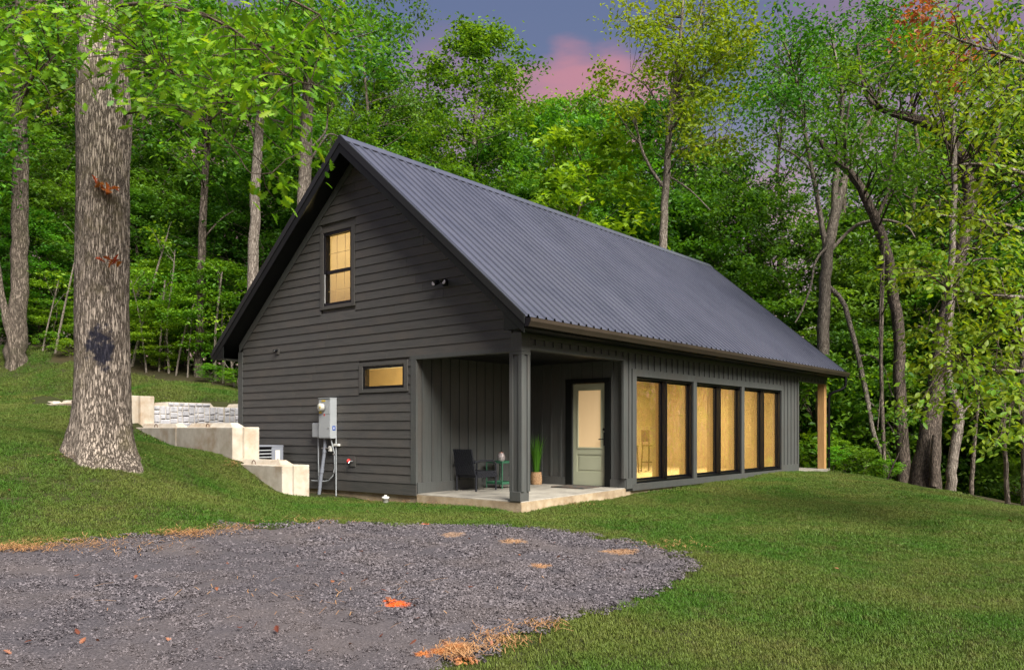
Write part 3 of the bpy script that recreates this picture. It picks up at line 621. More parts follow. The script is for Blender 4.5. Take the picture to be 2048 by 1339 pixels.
lathe_x([(.078, .02), (.078, .07), (.07, .085), (.0, .088)], (-.19, 4.92, 1.56), 24).build('meter_dome', mat('meter_glass', (.55, .54, .48), (.62, .60, .52), 5, .12), t)
box_part('meter_face', YEL, t, -.281, -.2785, 4.875, 4.905, 1.535, 1.575)
for n_, m_, b in (('label', YEL, (4.84, 4.96, 1.672, 1.70)), ('label', YEL, (4.955, 5.04, 1.435, 1.48))): box_part(n_, m_, t, -.1895, -.1872, *b)
box_part('label', RED, t, -.1895, -.1872, 4.86, 4.89, 1.385, 1.43)
box_part('label', BLUE, t, -.130, -.06, 4.6868, 4.6898, 1.10, 1.19); box_part('label', WHITE, t, -.108, -.085, 4.6855, 4.6866, 1.125, 1.165)
MB().tube([(-.20, 4.74, 1.15), (-.188, 4.74, 1.15)], .012, 8).build('latch', STEEL, t)
cd = MB().tube([(-.10, 4.95, .941), (-.10, 4.97, .72), (-.11, 5.08, .15), (-.11, 5.15, -.24)], .034, 12).build('conduit', PVC, t)
MB().tube([(-.105, 5.045, .33), (-.107, 5.06, .25)], .041, 12).build('coupling', PVC, cd); MB().tube([(-.10, 4.968, .735), (-.101, 4.978, .66)], .041, 12).build('coupling', PVC, cd)
box_part('strap', STEEL, t, -.12, -.022, 4.83, 5.05, .735, .755)
box_part('junction_box', WHITE, t, -.10, -.03, 4.78, 4.86, .68, .79, bevel=.008)
cd = MB().tube([(-.06, 4.665, .941), (-.06, 4.665, .4), (-.06, 4.665, -.22)], .013, 8).build('conduit', GREY, t)
box_part('bracket', WHITE, t, -.085, -.022, 4.58, 4.72, .79, .835, bevel=.004)
MB().tube([(-.10, 4.78, .941), (-.09, 4.74, .80), (-.06, 4.72, .66), (-.05, 4.72, .35), (-.06, 4.76, .20), (-.07, 4.88, .10), (-.06, 5.05, .075), (-.06, 5.45, .075)], .012, 8).build('cable', GREY, t)
for z in (.62, .25): box_part('clip', STEEL, t, -.075, -.022, 4.695, 4.745, z, z + .02)
t = thing('utility_box', 'small rounded grey utility box with thin conduit left of the meter cabinet', 'utility box', (-.08, 5.24, .95))
box_part('box', GREY, t, -.125, -.021, 5.13, 5.36, .955, 1.25, bevel=.02); MB().tube([(-.08, 5.13, 1.25), (-.08, 5.12, 1.285), (-.05, 5.10, 1.29)], .011, 8).build('cable', FRM, t)
MB().tube([(-.07, 5.22, .96), (-.07, 5.215, .5), (-.07, 5.19, -.24)], .014, 8).build('conduit', GREY, t)
t = thing('hose_spigot', 'red handled hose spigot low on the gable siding', 'spigot', (-.03, 4.2, .5))
box_part('plate', SID, t, -.034, -.02, 4.12, 4.29, .40, .60, bevel=.003)
MB().tube([(-.034, 4.2, .50), (-.10, 4.2, .50), (-.13, 4.2, .46)], .017, 10).build('spout', STEEL, t); MB().lathe([(.012, -.02), (.045, -.012), (.045, .002), (.012, .01)], (-.10, 4.235, .505), 14, 1).build('handle', RED, t)
t = thing('floodlight', 'black twin head floodlight high on the gable near the right rake', 'light', (-.03, 1.72, 3.68))
box_part('mount', FRM, t, -.05, -.004, 1.64, 1.74, 3.63, 3.73, bevel=.01)
for y, a in ((1.77, .25), (1.60, -.25)):
    h = MB().tube([(-.05, 1.69 + (y - 1.69)*.3, 3.69), (-.10, (y + 1.69)/2, 3.70), (-.12, y, 3.69)], .02, 8).tube([(-.09, y, 3.70), (-.13, y + a*.05, 3.69), (-.20, y + a*.15, 3.665)], [.028, .044, .05], 14).build('lamp_head', FRM, t)
    lathe_x([(.043, 0), (.040, .004)], (-.201, y + a*.15, 3.665), 14).build('lens', STEEL, h)
t = thing('wall_vent', 'small dark pipe stub on the left part of the gable siding', 'vent', (-.03, 6.7, 2.8))
box_part('plate', SID, t, -.034, -.016, 6.63, 6.77, 2.73, 2.87, bevel=.003); MB().tube([(-.03, 6.7, 2.81), (-.09, 6.7, 2.80), (-.11, 6.7, 2.78)], [.03, .034, .03], 12).build('pipe', FRM, t)
p = on(0, -.28, 771, 1003); t = thing('drain_cleanout', 'white round drain cleanout cap standing in the grass by the wall', 'cleanout', (-.28, p[1], tz(-.28, p[1])))
g0 = tz(-.28, p[1]); MB().lathe([(.055, -.1), (.055, .085), (.068, .087), (.068, .125), (.055, .13)], (-.28, p[1], g0), 18).build('cap_rim', WHITE, t)
MB().lathe([(.03, 0), (.03, .03)], (-.28, p[1], g0 + .13), 4).build('cap_nut', WHITE, t)

# condenser behind the retaining wall
t = thing('air_conditioner', 'grey outdoor air conditioner unit half hidden behind the concrete blocks', 'air conditioner', (-.55, 6.65, -.2))
x0, x1, y0, y1, z0, z1 = -.93, -.17, 6.28, 7.0, -.22, .79
slab_ = box_part('pad', CONC, t, x0 - .05, x1 + .05, y0 - .05, y1 + .05, -.3, z0)
body = MB().box(x0 + .03, x1 - .03, y0 + .03, y1 - .03, z0 + .001, z1 - .03).build('coil', FRM, t)
for i in range(13):
    z = z0 + .06 + i*.07
    MB().box(x0 + .02, x1 - .27, y0, y0 + .02, z, z + .022).box(x0, x0 + .02, y0 + .03, y1 - .03, z, z + .022).build('louver', GREY, t)
MB().box(x1 - .27, x1, y0 - .004, y0 + .026, z0 + .001, z1 - .0305).build('service_panel', PVC, t)
MB().box(x0, x0 + .03, y0 - .002, y0 + .024, z0 + .001, z1 - .0305).build('corner_post', PVC, t)
box_part('top_cover', PVC, t, x0 - .01, x1 + .01, y0 - .01, y1 + .01, z1 - .03, z1, bevel=.01); box_part('label', WHITE, t, x1 - .19, x1 - .08, y0 - .007, y0 - .0045, .42, .69); box_part('label', FRM, t, x1 - .155, x1 - .115, y0 - .009, y0 - .0075, .46, .50)

# ------------------------------------------------------------------ retaining wall of big concrete blocks
BLOCK = mat('cast_block', (.44, .38, .30), (.58, .52, .44), 4, .85, bump=.25, bscale=35, rnd=.10, grime=(.34, .23, .14), gscale=1.4)
STONE = mat('stone_face', (.31, .31, .33), (.46, .45, .48), 6, .85, bump=.5, bscale=22, rnd=.14)
XW = -1.6; TH = .61; HB = .70; ZB = [-.24, .46, 1.165, 1.79]
wall = thing('retaining_wall', 'stepped retaining wall of big pale concrete blocks between bank and cabin', 'retaining wall', (XW, 6, -.2))
def block(y0, y1, z0, z1, groove=True, lug=True, stone=None):
    # a cast block with a notched end, a trapezoid lug along the top and a lifting hook
    xm = XW + TH/2; g = .09 if groove else 0
    poly = [(XW, y0 + .0), (XW + .22, y0 - .0), (xm + .01, y0 + g), (XW + TH - .12, y0 + .012), (XW + TH, y0 + .02), (XW + TH, y1), (XW, y1)]
    jit = rj.uniform(-.006, .006)
    m = MB().prism([(a + jit, b) for a, b in poly], 2, z0 + .004, z1)
    o = m.build('block', BLOCK, wall, .018)
    if lug:
        ya, yb = y0 + .25, y1 - .12
        MB().hexa([(XW + .16, ya, z1 - .01), (XW + .45, ya, z1 - .01), (XW + .45, yb, z1 - .01), (XW + .16, yb, z1 - .01), (XW + .22, ya + .18, z1 + .085), (XW + .39, ya + .18, z1 + .085), (XW + .39, yb - .1, z1 + .085), (XW + .22, yb - .1, z1 + .085)]).build('lug', BLOCK, o, .012)
    c = (y0 + y1)/2; hk = MB().tube([(XW + .10, c - .06, z1 - .02), (XW + .10, c - .05, z1 + .05), (XW + .10, c, z1 + .075), (XW + .10, c + .05, z1 + .05), (XW + .10, c + .06, z1 - .02)], .009, 6); hk.build('hook', mat('rusty_steel', (.10, .045, .025), None, 9, .8) if 'rusty_steel' not in bpy.data.materials else bpy.data.materials['rusty_steel'], o)
BL = 2.13
for y0, y1 in ((4.24, 6.37), (6.375, 8.50), (8.505, 10.2)): block(y0, y1, ZB[0], ZB[1], lug=(y0 < 5))
for y0, y1 in ((5.87, 8.0), (8.005, 10.10)): block(y0, y1, ZB[1], ZB[2])
yy = 10.1
for i in range(3): block(yy, yy + BL, ZB[2], ZB[3] + (.10 if i == 0 else 0), groove=i == 0, lug=i > 0); yy += BL + .006
# stone faced course: along x behind the cabin corner
back = thing('stone_retaining_wall', 'pale stone faced block wall under the upper lawn beside the cabin', 'retaining wall', (0, 10.3, .5))
YS = 10.22; xx = XW + TH + .005; rs = random.Random(9)
for c in range(7):
    x1 = xx + 1.82
    for zi in (0, 1, 2):
        z0, z1 = ZB[zi], ZB[zi+1] - (.0 if zi < 2 else .02)
        lp = [(xx, z0), (x1, z0), (x1, z1 - .09), (x1 - .28, z1 - .085), (x1 - .36, z1), (xx + .36, z1), (xx + .28, z1 - .085), (xx, z1 - .09)] if zi == 2 else [(xx, z0), (x1, z0), (x1, z1), (xx, z1)]
        b = MB().prism([(p, q) for p, q in lp], 1, YS, YS + .6).build('block', BLOCK, back)
        if zi == 2 and c < 3:
            # cast stones: an uneven patchwork of squared, puffed faces
            cells = []
            def cut(a, b_, d, e):
                w2, h2 = b_ - a, e - d
                if w2 > .36 or (w2 > .22 and rs.random() < .55): k = a + w2*rs.uniform(.36, .64); cut(a, k, d, e); cut(k, b_, d, e)
                elif h2 > .2: k = d + h2*rs.uniform(.36, .64); cut(a, b_, d, k); cut(a, b_, k, e)
                else: cells.append((a, b_, d, e))
            cut(xx + .008, x1 - .008, z0 + .005, z1 - .095); cut(xx + .37, x1 - .37, z1 - .093, z1 - .01)
            for a, b_, d, e in cells:
                q = .006; h = rs.uniform(.014, .032); i_ = .024; jz = lambda: rs.uniform(-.012, .012)
                f0 = [(a + q, YS, d + q), (b_ - q, YS, d + q), (b_ - q, YS, e - q), (a + q, YS, e - q)]
                f1 = [(a + q + .006, YS - h*.6, d + q + .006), (b_ - q - .006, YS - h*.6, d + q + .006), (b_ - q - .006, YS - h*.6, e - q - .006), (a + q + .006, YS - h*.6, e - q - .006)]
                f2 = [(a + i_ + jz(), YS - h, d + i_ + jz()), (b_ - i_ + jz(), YS - h + jz()*.5, d + i_ + jz()), (b_ - i_ + jz(), YS - h + jz()*.5, e - i_ + jz()), (a + i_ + jz(), YS - h, e - i_ + jz())]
                m = MB(); m.add(f0 + f1 + f2, [(i, (i+1) % 4, 4 + (i+1) % 4, 4 + i) for i in range(4)] + [(4 + i, 4 + (i+1) % 4, 8 + (i+1) % 4, 8 + i) for i in range(4)] + [(8, 9, 10, 11)], False)
                m.build('stone', STONE, b)
    xx = x1 + .012

# ------------------------------------------------------------------ porch furniture
WICK = mat('black_wicker', (.010, .011, .016), (.022, .024, .034), 60, .5, stretch=(1, 1, .25), bump=.6, bscale=60)
GRN = mat('green_metal', (.035, .13, .075), (.045, .16, .09), 5, .4)
fz = -.03
ch = thing('wicker_chair', 'black wicker armchair on the porch beside the green table', 'chair', (1.2, 2.06, fz)); cx0, cx1, cy0, cy1 = .93, 1.50, 1.80, 2.32
def weave(m, f, nu, nv, amp):
    # woven strands over a patch f(u, v), as raised alternating strips
    for i in range(nu):
        for j in range(nv):
            k = amp if (i + j) % 2 else 0
            a = [f((i + .06)/nu, (j + .04)/nv, k), f((i + .94)/nu, (j + .04)/nv, k), f((i + .94)/nu, (j + .96)/nv, k), f((i + .06)/nu, (j + .96)/nv, k)]
            b = [f((i + .06)/nu, (j + .04)/nv, -.006), f((i + .94)/nu, (j + .04)/nv, -.006), f((i + .94)/nu, (j + .96)/nv, -.006), f((i + .06)/nu, (j + .96)/nv, -.006)]
            m.add(a + b, [(0,1,2,3), (0,4,5,1), (1,5,6,2), (2,6,7,3), (3,7,4,0)])
bk = lambda v: cx0 - .02 - .09*v
m = MB(); m.hexa([(bk(0)-.02, cy0+.02, fz+.30), (bk(0)+.01, cy0+.02, fz+.30), (bk(0)+.01, cy1-.02, fz+.30), (bk(0)-.02, cy1-.02, fz+.30), (bk(1)-.02, cy0+.03, fz+.78), (bk(1)+.01, cy0+.03, fz+.78), (bk(1)+.01, cy1-.03, fz+.78), (bk(1)-.02, cy1-.03, fz+.78)])
weave(m, lambda u, v, k: (bk(v) - .022 - k, cy0 + .03 + u*(cy1 - cy0 - .06), fz + .31 + v*.46), 16, 9, .006); weave(m, lambda u, v, k: (bk(v) + .012 + k, cy0 + .03 + u*(cy1 - cy0 - .06), fz + .31 + v*.46), 16, 9, .006)
m.build('backrest', WICK, ch)
m = MB().box(cx0, cx1, cy0, cy1, fz + .25, fz + .365); weave(m, lambda u, v, k: (cx0 + .01 + u*(cx1 - cx0 - .02), cy0 - .001 - k, fz + .255 + v*.105), 16, 4, .006); weave(m, lambda u, v, k: (cx1 + .001 + k, cy0 + u*(cy1 - cy0), fz + .255 + v*.105), 16, 4, .006)
m.build('seat', WICK, ch)
for x, y in ((cx0 - .01, cy0 + .015), (cx0 - .01, cy1 - .015), (cx1 - .02, cy0 + .015), (cx1 - .02, cy1 - .015)): MB().tube([(x, y, fz), (x, y, fz + .50 if x > 1.2 else fz + .30)], .019, 8).build('leg', WICK, ch)
for y in (cy0 + .015, cy1 - .015): MB().tube([(bk(.5), y, fz + .53), (cx0 + .12, y, fz + .56), (cx1 - .12, y, fz + .555), (cx1 - .02, y, fz + .50)], .022, 8).build('armrest', WICK, ch)
tb = thing('side_table', 'green metal two tier side table against the porch wall', 'table', (1.95, 2.08, fz)); tx0, tx1, ty0, ty1 = 1.72, 2.12, 1.86, 2.26
for z in (.505, .10): MB().box(tx0, tx1, ty0, ty1, fz + z, fz + z + .016).box(tx0, tx1, ty0 - .006, ty0, fz + z - .012, fz + z + .03).box(tx0, tx1, ty1, ty1 + .006, fz + z - .012, fz + z + .03).box(tx0 - .006, tx0, ty0, ty1, fz + z - .012, fz + z + .03).box(tx1, tx1 + .006, ty0, ty1, fz + z - .012, fz + z + .03).build('tray', GRN, tb)
for x, y in ((tx0, ty0), (tx1, ty0), (tx0, ty1), (tx1, ty1)): MB().tube([(x, y, fz), (x, y, fz + .53)], .012, 8).build('leg', GRN, tb)
jar = thing('glass_lantern', 'speckled pinkish glass candle jar on the green side table', 'candle jar', (1.95, 2.08, fz + .521))
jm = mat('mercury_glass', (.30, .24, .24), (.62, .55, .54), 45, .25, metal=.2, bump=.4, bscale=40)
MB().lathe([(.055, 0), (.075, .03), (.078, .09), (.062, .14), (.05, .15), (.056, .165), (.05, .165), (.045, .15)], (1.95, 2.08, fz + .522), 20).build('jar_body', jm, jar)
MB().lathe([(.052, 0), (.052, .012), (.0, .014)], (1.95, 2.08, fz + .687), 20).build('lid', mat('copper', (.35, .16, .10), None, 3, .4, metal=.7), jar)
pot = thing('potted_grass', 'tall spiky green grass in a tan wicker pot behind the porch post', 'plant', (2.95, 1.98, 0)); PX, PY = 2.95, 1.98
bm_ = mat('pale_wicker', (.34, .19, .09), (.52, .33, .18), 50, .7, bump=.6, bscale=50)
m = MB(); nr, ns = 10, 24; vs_ = []
for i in range(nr + 1):
    h = .25*i/nr; r = .085 + .03*math.sin(math.pi*(.25 + .6*i/nr))
    for k in range(ns): a = 2*math.pi*k/ns; rr = r + (.005 if (i + k) % 2 else -.003); vs_.append((PX + rr*math.cos(a), PY + rr*math.sin(a), h - .004))
m.add(vs_, [(i*ns+k, i*ns+(k+1) % ns, (i+1)*ns+(k+1) % ns, (i+1)*ns+k) for i in range(nr) for k in range(ns)]); m.build('pot', bm_, pot)
MB().lathe([(.095, 0), (.0, .004)], (PX, PY, .215), 16).build('soil', mat('potting_soil', (.03, .02, .014), None, 20, .95), pot)
rp = random.Random(3); m = MB()
for i in range(150):
    a = rp.uniform(0, 6.283); ln = rp.uniform(.45, .86); lean = rp.uniform(.02, .30)*ln; r0 = rp.uniform(0, .07); sx, sy = math.cos(a), math.sin(a); b = (PX + sx*r0, PY + sy*r0, .2); w0 = .007
    pts = [(b[0] + sx*lean*t_**1.8, min(b[1] + sy*lean*t_**1.8, 2.40), .2 + ln*t_) for t_ in (0, .4, .75, 1)]; vv = []
    for j, p in enumerate(pts): ww = w0*(1, .95, .6, .05)[j]; vv += [(p[0] - sy*ww, p[1] + sx*ww, p[2]), (p[0] + sy*ww, p[1] - sx*ww, p[2])]
    m.add(vv, [(0,1,3,2), (2,3,5,4), (4,5,7,6)])
link('foliage', m.mesh('foliage', leaf_mat('pot_grass', (.13, .34, .03), (.24, .50, .05), .4), Vector((PX, PY, 0)), False), None, pot)
mt_ = thing('doormat', 'dark brown patterned doormat lying in front of the sage door', 'doormat', (2.8, .88, -.005))
MB().hexa([(2.50, .50, -.012), (3.06, .50, -.003), (3.06, 1.27, -.003), (2.50, 1.27, -.012), (2.50, .50, .006), (3.06, .50, .012), (3.06, 1.27, .012), (2.50, 1.27, .006)]).build('pile', mat('mat_pile', (.10, .055, .035), (.045, .06, .06), 9, .95, bump=.8, bscale=90), mt_)
# bar stools seen through the big panes
st0 = None
for i, (x, y) in enumerate(((6.6, 2.75), (7.8, 2.75), (9.0, 2.75))):
    lab = ['dim bar stool inside, leftmost behind the tall panes', 'dim bar stool inside, middle one behind the tall panes', 'dim bar stool inside, rightmost behind the tall panes'][i]
    if st0 is None:
        st0 = thing('bar_stool', lab, 'stool', (x, y, 0), 'bar stools inside the cabin'); DK = mat('dark_stool', (.22, .13, .06), None, 3, .5)
        box_part('seat', DK, st0, x - .2, x + .2, y - .2, y + .2, .68, .72, bevel=.01); box_part('backrest', DK, st0, x - .2, x + .2, y + .17, y + .2, .80, 1.12, bevel=.01)
        for a in (-1, 1):
            for b in (-1, 1): MB().tube([(x + a*.2, y + b*.2, 0), (x + a*.17, y + b*.17, .68)], .017, 6).build('leg', DK, st0)
            MB().tube([(x + a*.18, y + .18, .70), (x + a*.18, y + .19, 1.1)], .014, 6).build('back_post', DK, st0)
        MB().tube([(x - .19, y - .19, .25), (x + .19, y - .19, .25), (x + .19, y + .19, .25), (x - .19, y + .19, .25), (x - .19, y - .19, .25)], .012, 6).build('footrest', DK, st0)
    else:
        o = st0.copy(); COL.objects.link(o); o.location = (x, y, 0); o['label'] = lab
        for c in st0.children: k = c.copy(); COL.objects.link(k); k.parent = o
# ------------------------------------------------------------------ trees
GREENS = dict(
    oak=leaf_mat('oak_leaf', (.10, .25, .014), (.23, .40, .025), .45, .3), hick=leaf_mat('hickory_leaf', (.10, .225, .014), (.22, .34, .024), .45, .3),
    dark=leaf_mat('dark_leaf', (.030, .105, .012), (.12, .30, .024), .42), mid=leaf_mat('mid_leaf', (.035, .13, .012), (.17, .36, .026), .45),
    fresh=leaf_mat('fresh_leaf', (.07, .21, .014), (.22, .43, .026), .45), yel=leaf_mat('yellow_leaf', (.13, .265, .013), (.27, .39, .024), .45),
    rust=leaf_mat('rust_leaf', (.20, .07, .025), (.34, .14, .05), .35), dead=leaf_mat('dead_leaf', (.30, .075, .013), (.44, .13, .028), .25))
BARK = dict(
    oak=bark_mat('oak_bark', (.44, .36, .29), (.085, .06, .042), 1.5, moss=(.085, .075, .035), bump=1.0),
    grey=bark_mat('grey_bark', (.33, .27, .22), (.06, .045, .035), 1.3, moss=(.09, .08, .05)), pale=bark_mat('pale_bark', (.46, .40, .34), (.13, .10, .08), 1.6), dark=bark_mat('dark_bark', (.24, .19, .155), (.04, .03, .024), 1.3), twig=bark_mat('twig_bark', (.30, .23, .17), (.11, .08, .06), 3), sap=bark_mat('sapling_bark', (.52, .45, .38), (.22, .18, .14), 3))
def nrm(a): return a/np.maximum(np.linalg.norm(a, axis=-1, keepdims=True), 1e-9)
def frames(n, r_, tilt=.75, droop=.35):
    a = r_.uniform(0, 2*np.pi, n); d = nrm(np.stack([np.cos(a), np.sin(a), r_.normal(-droop, .35, n)], -1))
    up = nrm(np.stack([r_.normal(0, tilt, n), r_.normal(0, tilt, n), np.ones(n)], -1))
    s = nrm(np.cross(d, up)); return d, s, np.cross(s, d)
def leaf_quads(P, size, r_, width=.30, **k):
    n = len(P); d, s, u = frames(n, r_, **k); L = (size*r_.uniform(.65, 1.25, n))[:, None]
    V = np.stack([P, P + d*L*.5 + s*L*width + u*L*.07, P + d*L - u*L*.12, P + d*L*.5 - s*L*width + u*L*.07], 1).reshape(-1, 3)
    return V, np.arange(4*n).reshape(n, 4)
def clump_leaves(cl, r_, size, flat=.7, **k):
    # cl: (centre, radius, count); leaves thin out towards each clump's rim
    P, T = [], []
    for c, r, n in cl:
        q = r_.normal(0, .48, (n, 3)); q = q*np.array([1, 1, flat]); P.append(np.asarray(c) + q*r); T.append(np.clip(r_.normal(r_.uniform(.0, 1.0), .16, n), 0, 1))
    P = np.concatenate(P); T = np.concatenate(T); V, Fq = leaf_quads(P, np.full(len(P), size), r_, **k); return V, Fq, T
PR = {}
def proto(key, seed, H, r0, first, nl, prof, up, leafm, bark, lsize, per, cr, flat=.7, sub=4, wob_=.25, tilt=.75):
    r_ = np.random.default_rng(seed); m = MB()
    tp = [np.array([0, 0, -1.0]), np.array([0, 0, 0.])]; 
    for i in range(1, 9): tp.append(np.array([r_.normal(0, wob_)*i/8, r_.normal(0, wob_)*i/8, H*i/8.3]))
    tr = [r0*1.3, r0*1.12] + [r0*(1 - i/8.6)**.8 for i in range(1, 9)]
    m.tube(tp, tr, 10); tpa = np.array(tp); cl = []
    for i in range(nl):
        t = first + (1 - first)*((i + r_.uniform(0, .9))/nl); z = t*H*.96; k = np.interp(z, tpa[:, 2], np.arange(len(tp))); c = np.array([np.interp(z, tpa[:, 2], tpa[:, j]) for j in (0, 1)] + [z])
        a = i*2.4 + r_.normal(0, .35); ln = prof((t - first)/(1 - first))*r_.uniform(.7, 1.2); rb = max(.012, .35*np.interp(z, tpa[:, 2], tr)); u_ = up*(1 - .0*t) + r_.normal(0, .12)
        d = np.array([math.cos(a), math.sin(a), u_]); p = [c]; 
        for j in range(4): p.append(p[-1] + d*ln/4/np.linalg.norm(d)*np.array([1, 1, 1]) + r_.normal(0, ln*.025, 3) + np.array([0, 0, ln*.012*(j - 1)]))
        m.tube(p, [rb*(1 - .2*j) for j in range(5)], 5, False); cl.append((p[-1], cr, per)); cl.append(((p[-1] + p[-2])/2 + r_.normal(0, .2, 3), cr*.8, per//2))
        for q in range(sub):
            s0 = p[1 + q % 3] + (p[2 + q % 3] - p[1 + q % 3])*r_.uniform(0, 1); b = a + r_.choice([-1, 1])*r_.uniform(.5, 1.2); l2 = ln*r_.uniform(.25, .5)
            e = s0 + np.array([math.cos(b), math.sin(b), u_*.6 + r_.normal(.1, .25)])*l2; m.tube([s0, (s0 + e)/2 + r_.normal(0, l2*.06, 3), e], [rb*.4, rb*.28, rb*.1], 4, False); cl.append((e, cr*r_.uniform(.7, 1.1), int(per*r_.uniform(.6, 1.1))))
    cl.append((tp[-1], cr*.8, per))
    V, Fq, T = clump_leaves(cl, r_, lsize, flat, tilt=tilt)
    PR[key] = (m.mesh('trunk', BARK[bark], fix=False), np_mesh('crown', V, Fq, GREENS[leafm], False, T), H)
    return len(Fq)
bell = lambda w: (lambda t: w*(math.sin(math.pi*(.18 + .78*t))**.7))
cone = lambda w: (lambda t: w*(1.04 - t)**.62)
nq = 0
nq += proto('broad', 1, 16, .24, .28, 34, bell(4.2), .5, 'dark', 'grey', .21, 62, .75, .42, 6, tilt=.55)
nq += proto('broad2', 2, 17, .22, .22, 36, bell(3.8), .45, 'mid', 'grey', .20, 60, .72, .42, 6, tilt=.55)
nq += proto('cone', 3, 20, .22, .2, 56, cone(4.6), .5, 'mid', 'pale', .19, 58, .62, .5, 6, tilt=.6)
nq += proto('low', 4, 11, .14, .08, 40, bell(3.0), .3, 'dark', 'grey', .19, 62, .7, .34, 6, tilt=.5)
nq += proto('fresh', 5, 10, .08, .2, 26, bell(1.7), .7, 'fresh', 'pale', .19, 36, .5, .45, 5, tilt=.6)
nq += proto('layer', 6, 6, .05, .15, 22, bell(2.2), .08, 'fresh', 'grey', .15, 90, .7, .18, 4, .15, .4)
nq += proto('airy', 7, 18, .20, .35, 26, bell(4.5), .6, 'dark', 'grey', .17, 48, .85)
nq += proto('shrub', 8, 2.2, .02, .05, 18, bell(1.0), .8, 'fresh', 'grey', .13, 22, .26, .5, 3)
def put(key, u, vtop, d, label, cat='tree', group=None, wx=1.0, name=None, rot=None):
    p = at(u, 900, d); g = tz(p[0], p[1]); top = CAM[2] + (V0 - vtop)/FPX*d
    tm, cm, H = PR[key]; s = max(.25, (top - g)/H)
    nm = name or {'cone': 'poplar_tree', 'low': 'understory_tree', 'layer': 'dogwood_tree', 'fresh': 'young_tree', 'shrub': 'shrub'}.get(key, 'forest_tree')
    o = thing(nm, label, cat, (p[0], p[1], g), group); o.rotation_euler = (0, 0, random.uniform(0, 6.28) if rot is None else rot); w = s**.75*wx; o.scale = (w, w, s)
    link('trunk', tm, None, o); link('crown', cm, None, o); return o

# the woods, row behind row: (kind, u, v of the top, depth)
ZL, ZC, ZR = 'woods behind the left lawn', 'woods behind the cabin roof', 'woods right of the cabin'
def woods(rows, label, group):
    for r in rows: put(r[0], r[1], r[2], r[3], label[r[0]], 'tree', group, r[4] if len(r) > 4 else 1.0)
LB = lambda w: {'broad': 'dense dark green tree standing ' + w, 'broad2': 'mid green leafy tree standing ' + w, 'cone': 'tall pointed green tree standing ' + w, 'low': 'low dark understory tree growing ' + w, 'airy': 'thin crowned dark tree standing ' + w, 'fresh': 'slender bright green young tree ' + w, 'layer': 'layered bright green dogwood ' + w}
woods([('broad', -60, -60, 33), ('broad2', 90, -20, 36), ('broad', 180, -80, 42), ('broad2', 280, 20, 34), ('broad', 360, -10, 40), ('broad', 460, 60, 33), ('low', 20, 330, 30), ('low', 120, 300, 31), ('low', 230, 330, 30), ('low', 330, 300, 31.5), ('low', 420, 330, 29.5), ('broad2', -150, 0, 30), ('broad', 10, 40, 46), ('low', -60, 300, 29), ('low', 280, 380, 28.5), ('low', 80, 420, 28.5)], LB('behind the left lawn'), ZL)
woods([('broad2', 560, 60, 36), ('airy', 660, 0, 36), ('airy', 735, -10, 35, .8), ('broad2', 610, 120, 39, .8), ('cone', 760, 120, 38), ('broad', 590, 240, 30), ('broad2', 700, 230, 33), ('low', 520, 330, 28), ('low', 640, 300, 29), ('broad2', 838, 190, 42), ('broad', 800, 260, 38), ('low', 780, 300, 33), ('low', 900, 330, 34), ('broad2', 1050, 190, 44), ('broad', 1110, 215, 40), ('broad2', 1175, 175, 46), ('broad', 1245, 200, 44), ('broad', 1010, 290, 37), ('low', 1080, 360, 34), ('broad2', 1200, 300, 38), ('low', 1240, 380, 34), ('low', 1140, 400, 33)], LB('behind the cabin roof'), ZC)
woods([('broad', 1300, 215, 42), ('airy', 1390, 130, 38), ('broad2', 1460, 300, 36, .8), ('low', 1330, 380, 34), ('low', 1420, 360, 35), ('broad', 1500, 360, 34, .85), ('airy', 1560, 90, 36), ('low', 1480, 520, 33), ('airy', 1690, 60, 34), ('low', 1680, 430, 33), ('broad2', 1760, 330, 40), ('low', 1760, 480, 31), ('broad', 1850, 280, 38), ('low', 1840, 500, 30), ('broad2', 1960, 250, 34), ('low', 1930, 520, 28), ('broad', 2060, 200, 32), ('low', 2030, 480, 27), ('low', 2130, 500, 24), ('airy', 1830, 20, 33), ('broad', 2180, 60, 33), ('low', 1700, 640, 29), ('low', 1790, 660, 28)], LB('right of the cabin'), ZR)
for x, y, k_ in ((22, -12, 'broad'), (27, -17, 'fresh'), (33, -20, 'broad2'), (18, -17, 'broad2'), (40, -18, 'broad')):   # across the slope to the right, mirrored in the tall panes
    tm, cm, H = PR[k_]; o = thing('forest_tree', 'leafy tree across the slope mirrored in the tall window panes', 'tree', (x, y, tz(x, y)), 'trees mirrored in the panes'); o.rotation_euler = (0, 0, x); link('trunk', tm, None, o); link('crown', cm, None, o)
put('cone', 950, 22, 38, 'tall poplar with a pointed crown rising above the ridge against the sky', wx=1.12)
put('fresh', 1166, 245, 28, 'slender light green young tree on a thin pale stem above the ridge', wx=1.25)
woods([('layer', 300, 520, 26.2), ('layer', 370, 500, 27), ('layer', 445, 520, 25.5), ('layer', 110, 540, 27.5), ('layer', 175, 600, 27), ('layer', 330, 610, 25.4)], LB('along the left lawn edge'), 'dogwoods along the left lawn edge')
k_ = 0
for u, vt, d in [(95, 665, 26.3), (140, 680, 26), (285, 700, 25.6), (330, 712, 25.2), (425, 757, 24.2), (468, 764, 23.6), (200, 680, 26.2), (1615, 720, 27), (1622, 872, 26.4), (1690, 884, 25.4), (1728, 900, 24.6), (1665, 895, 25), (1780, 920, 24)]:
    put('shrub', u, vt, d, 'bright leafy shrub at the left edge of the woods' if u < 500 else 'bright leafy shrub at the right edge of the woods', 'shrub', 'shrubs at the left lawn edge' if u < 500 else 'shrubs at the right lawn edge', wx=1.15)

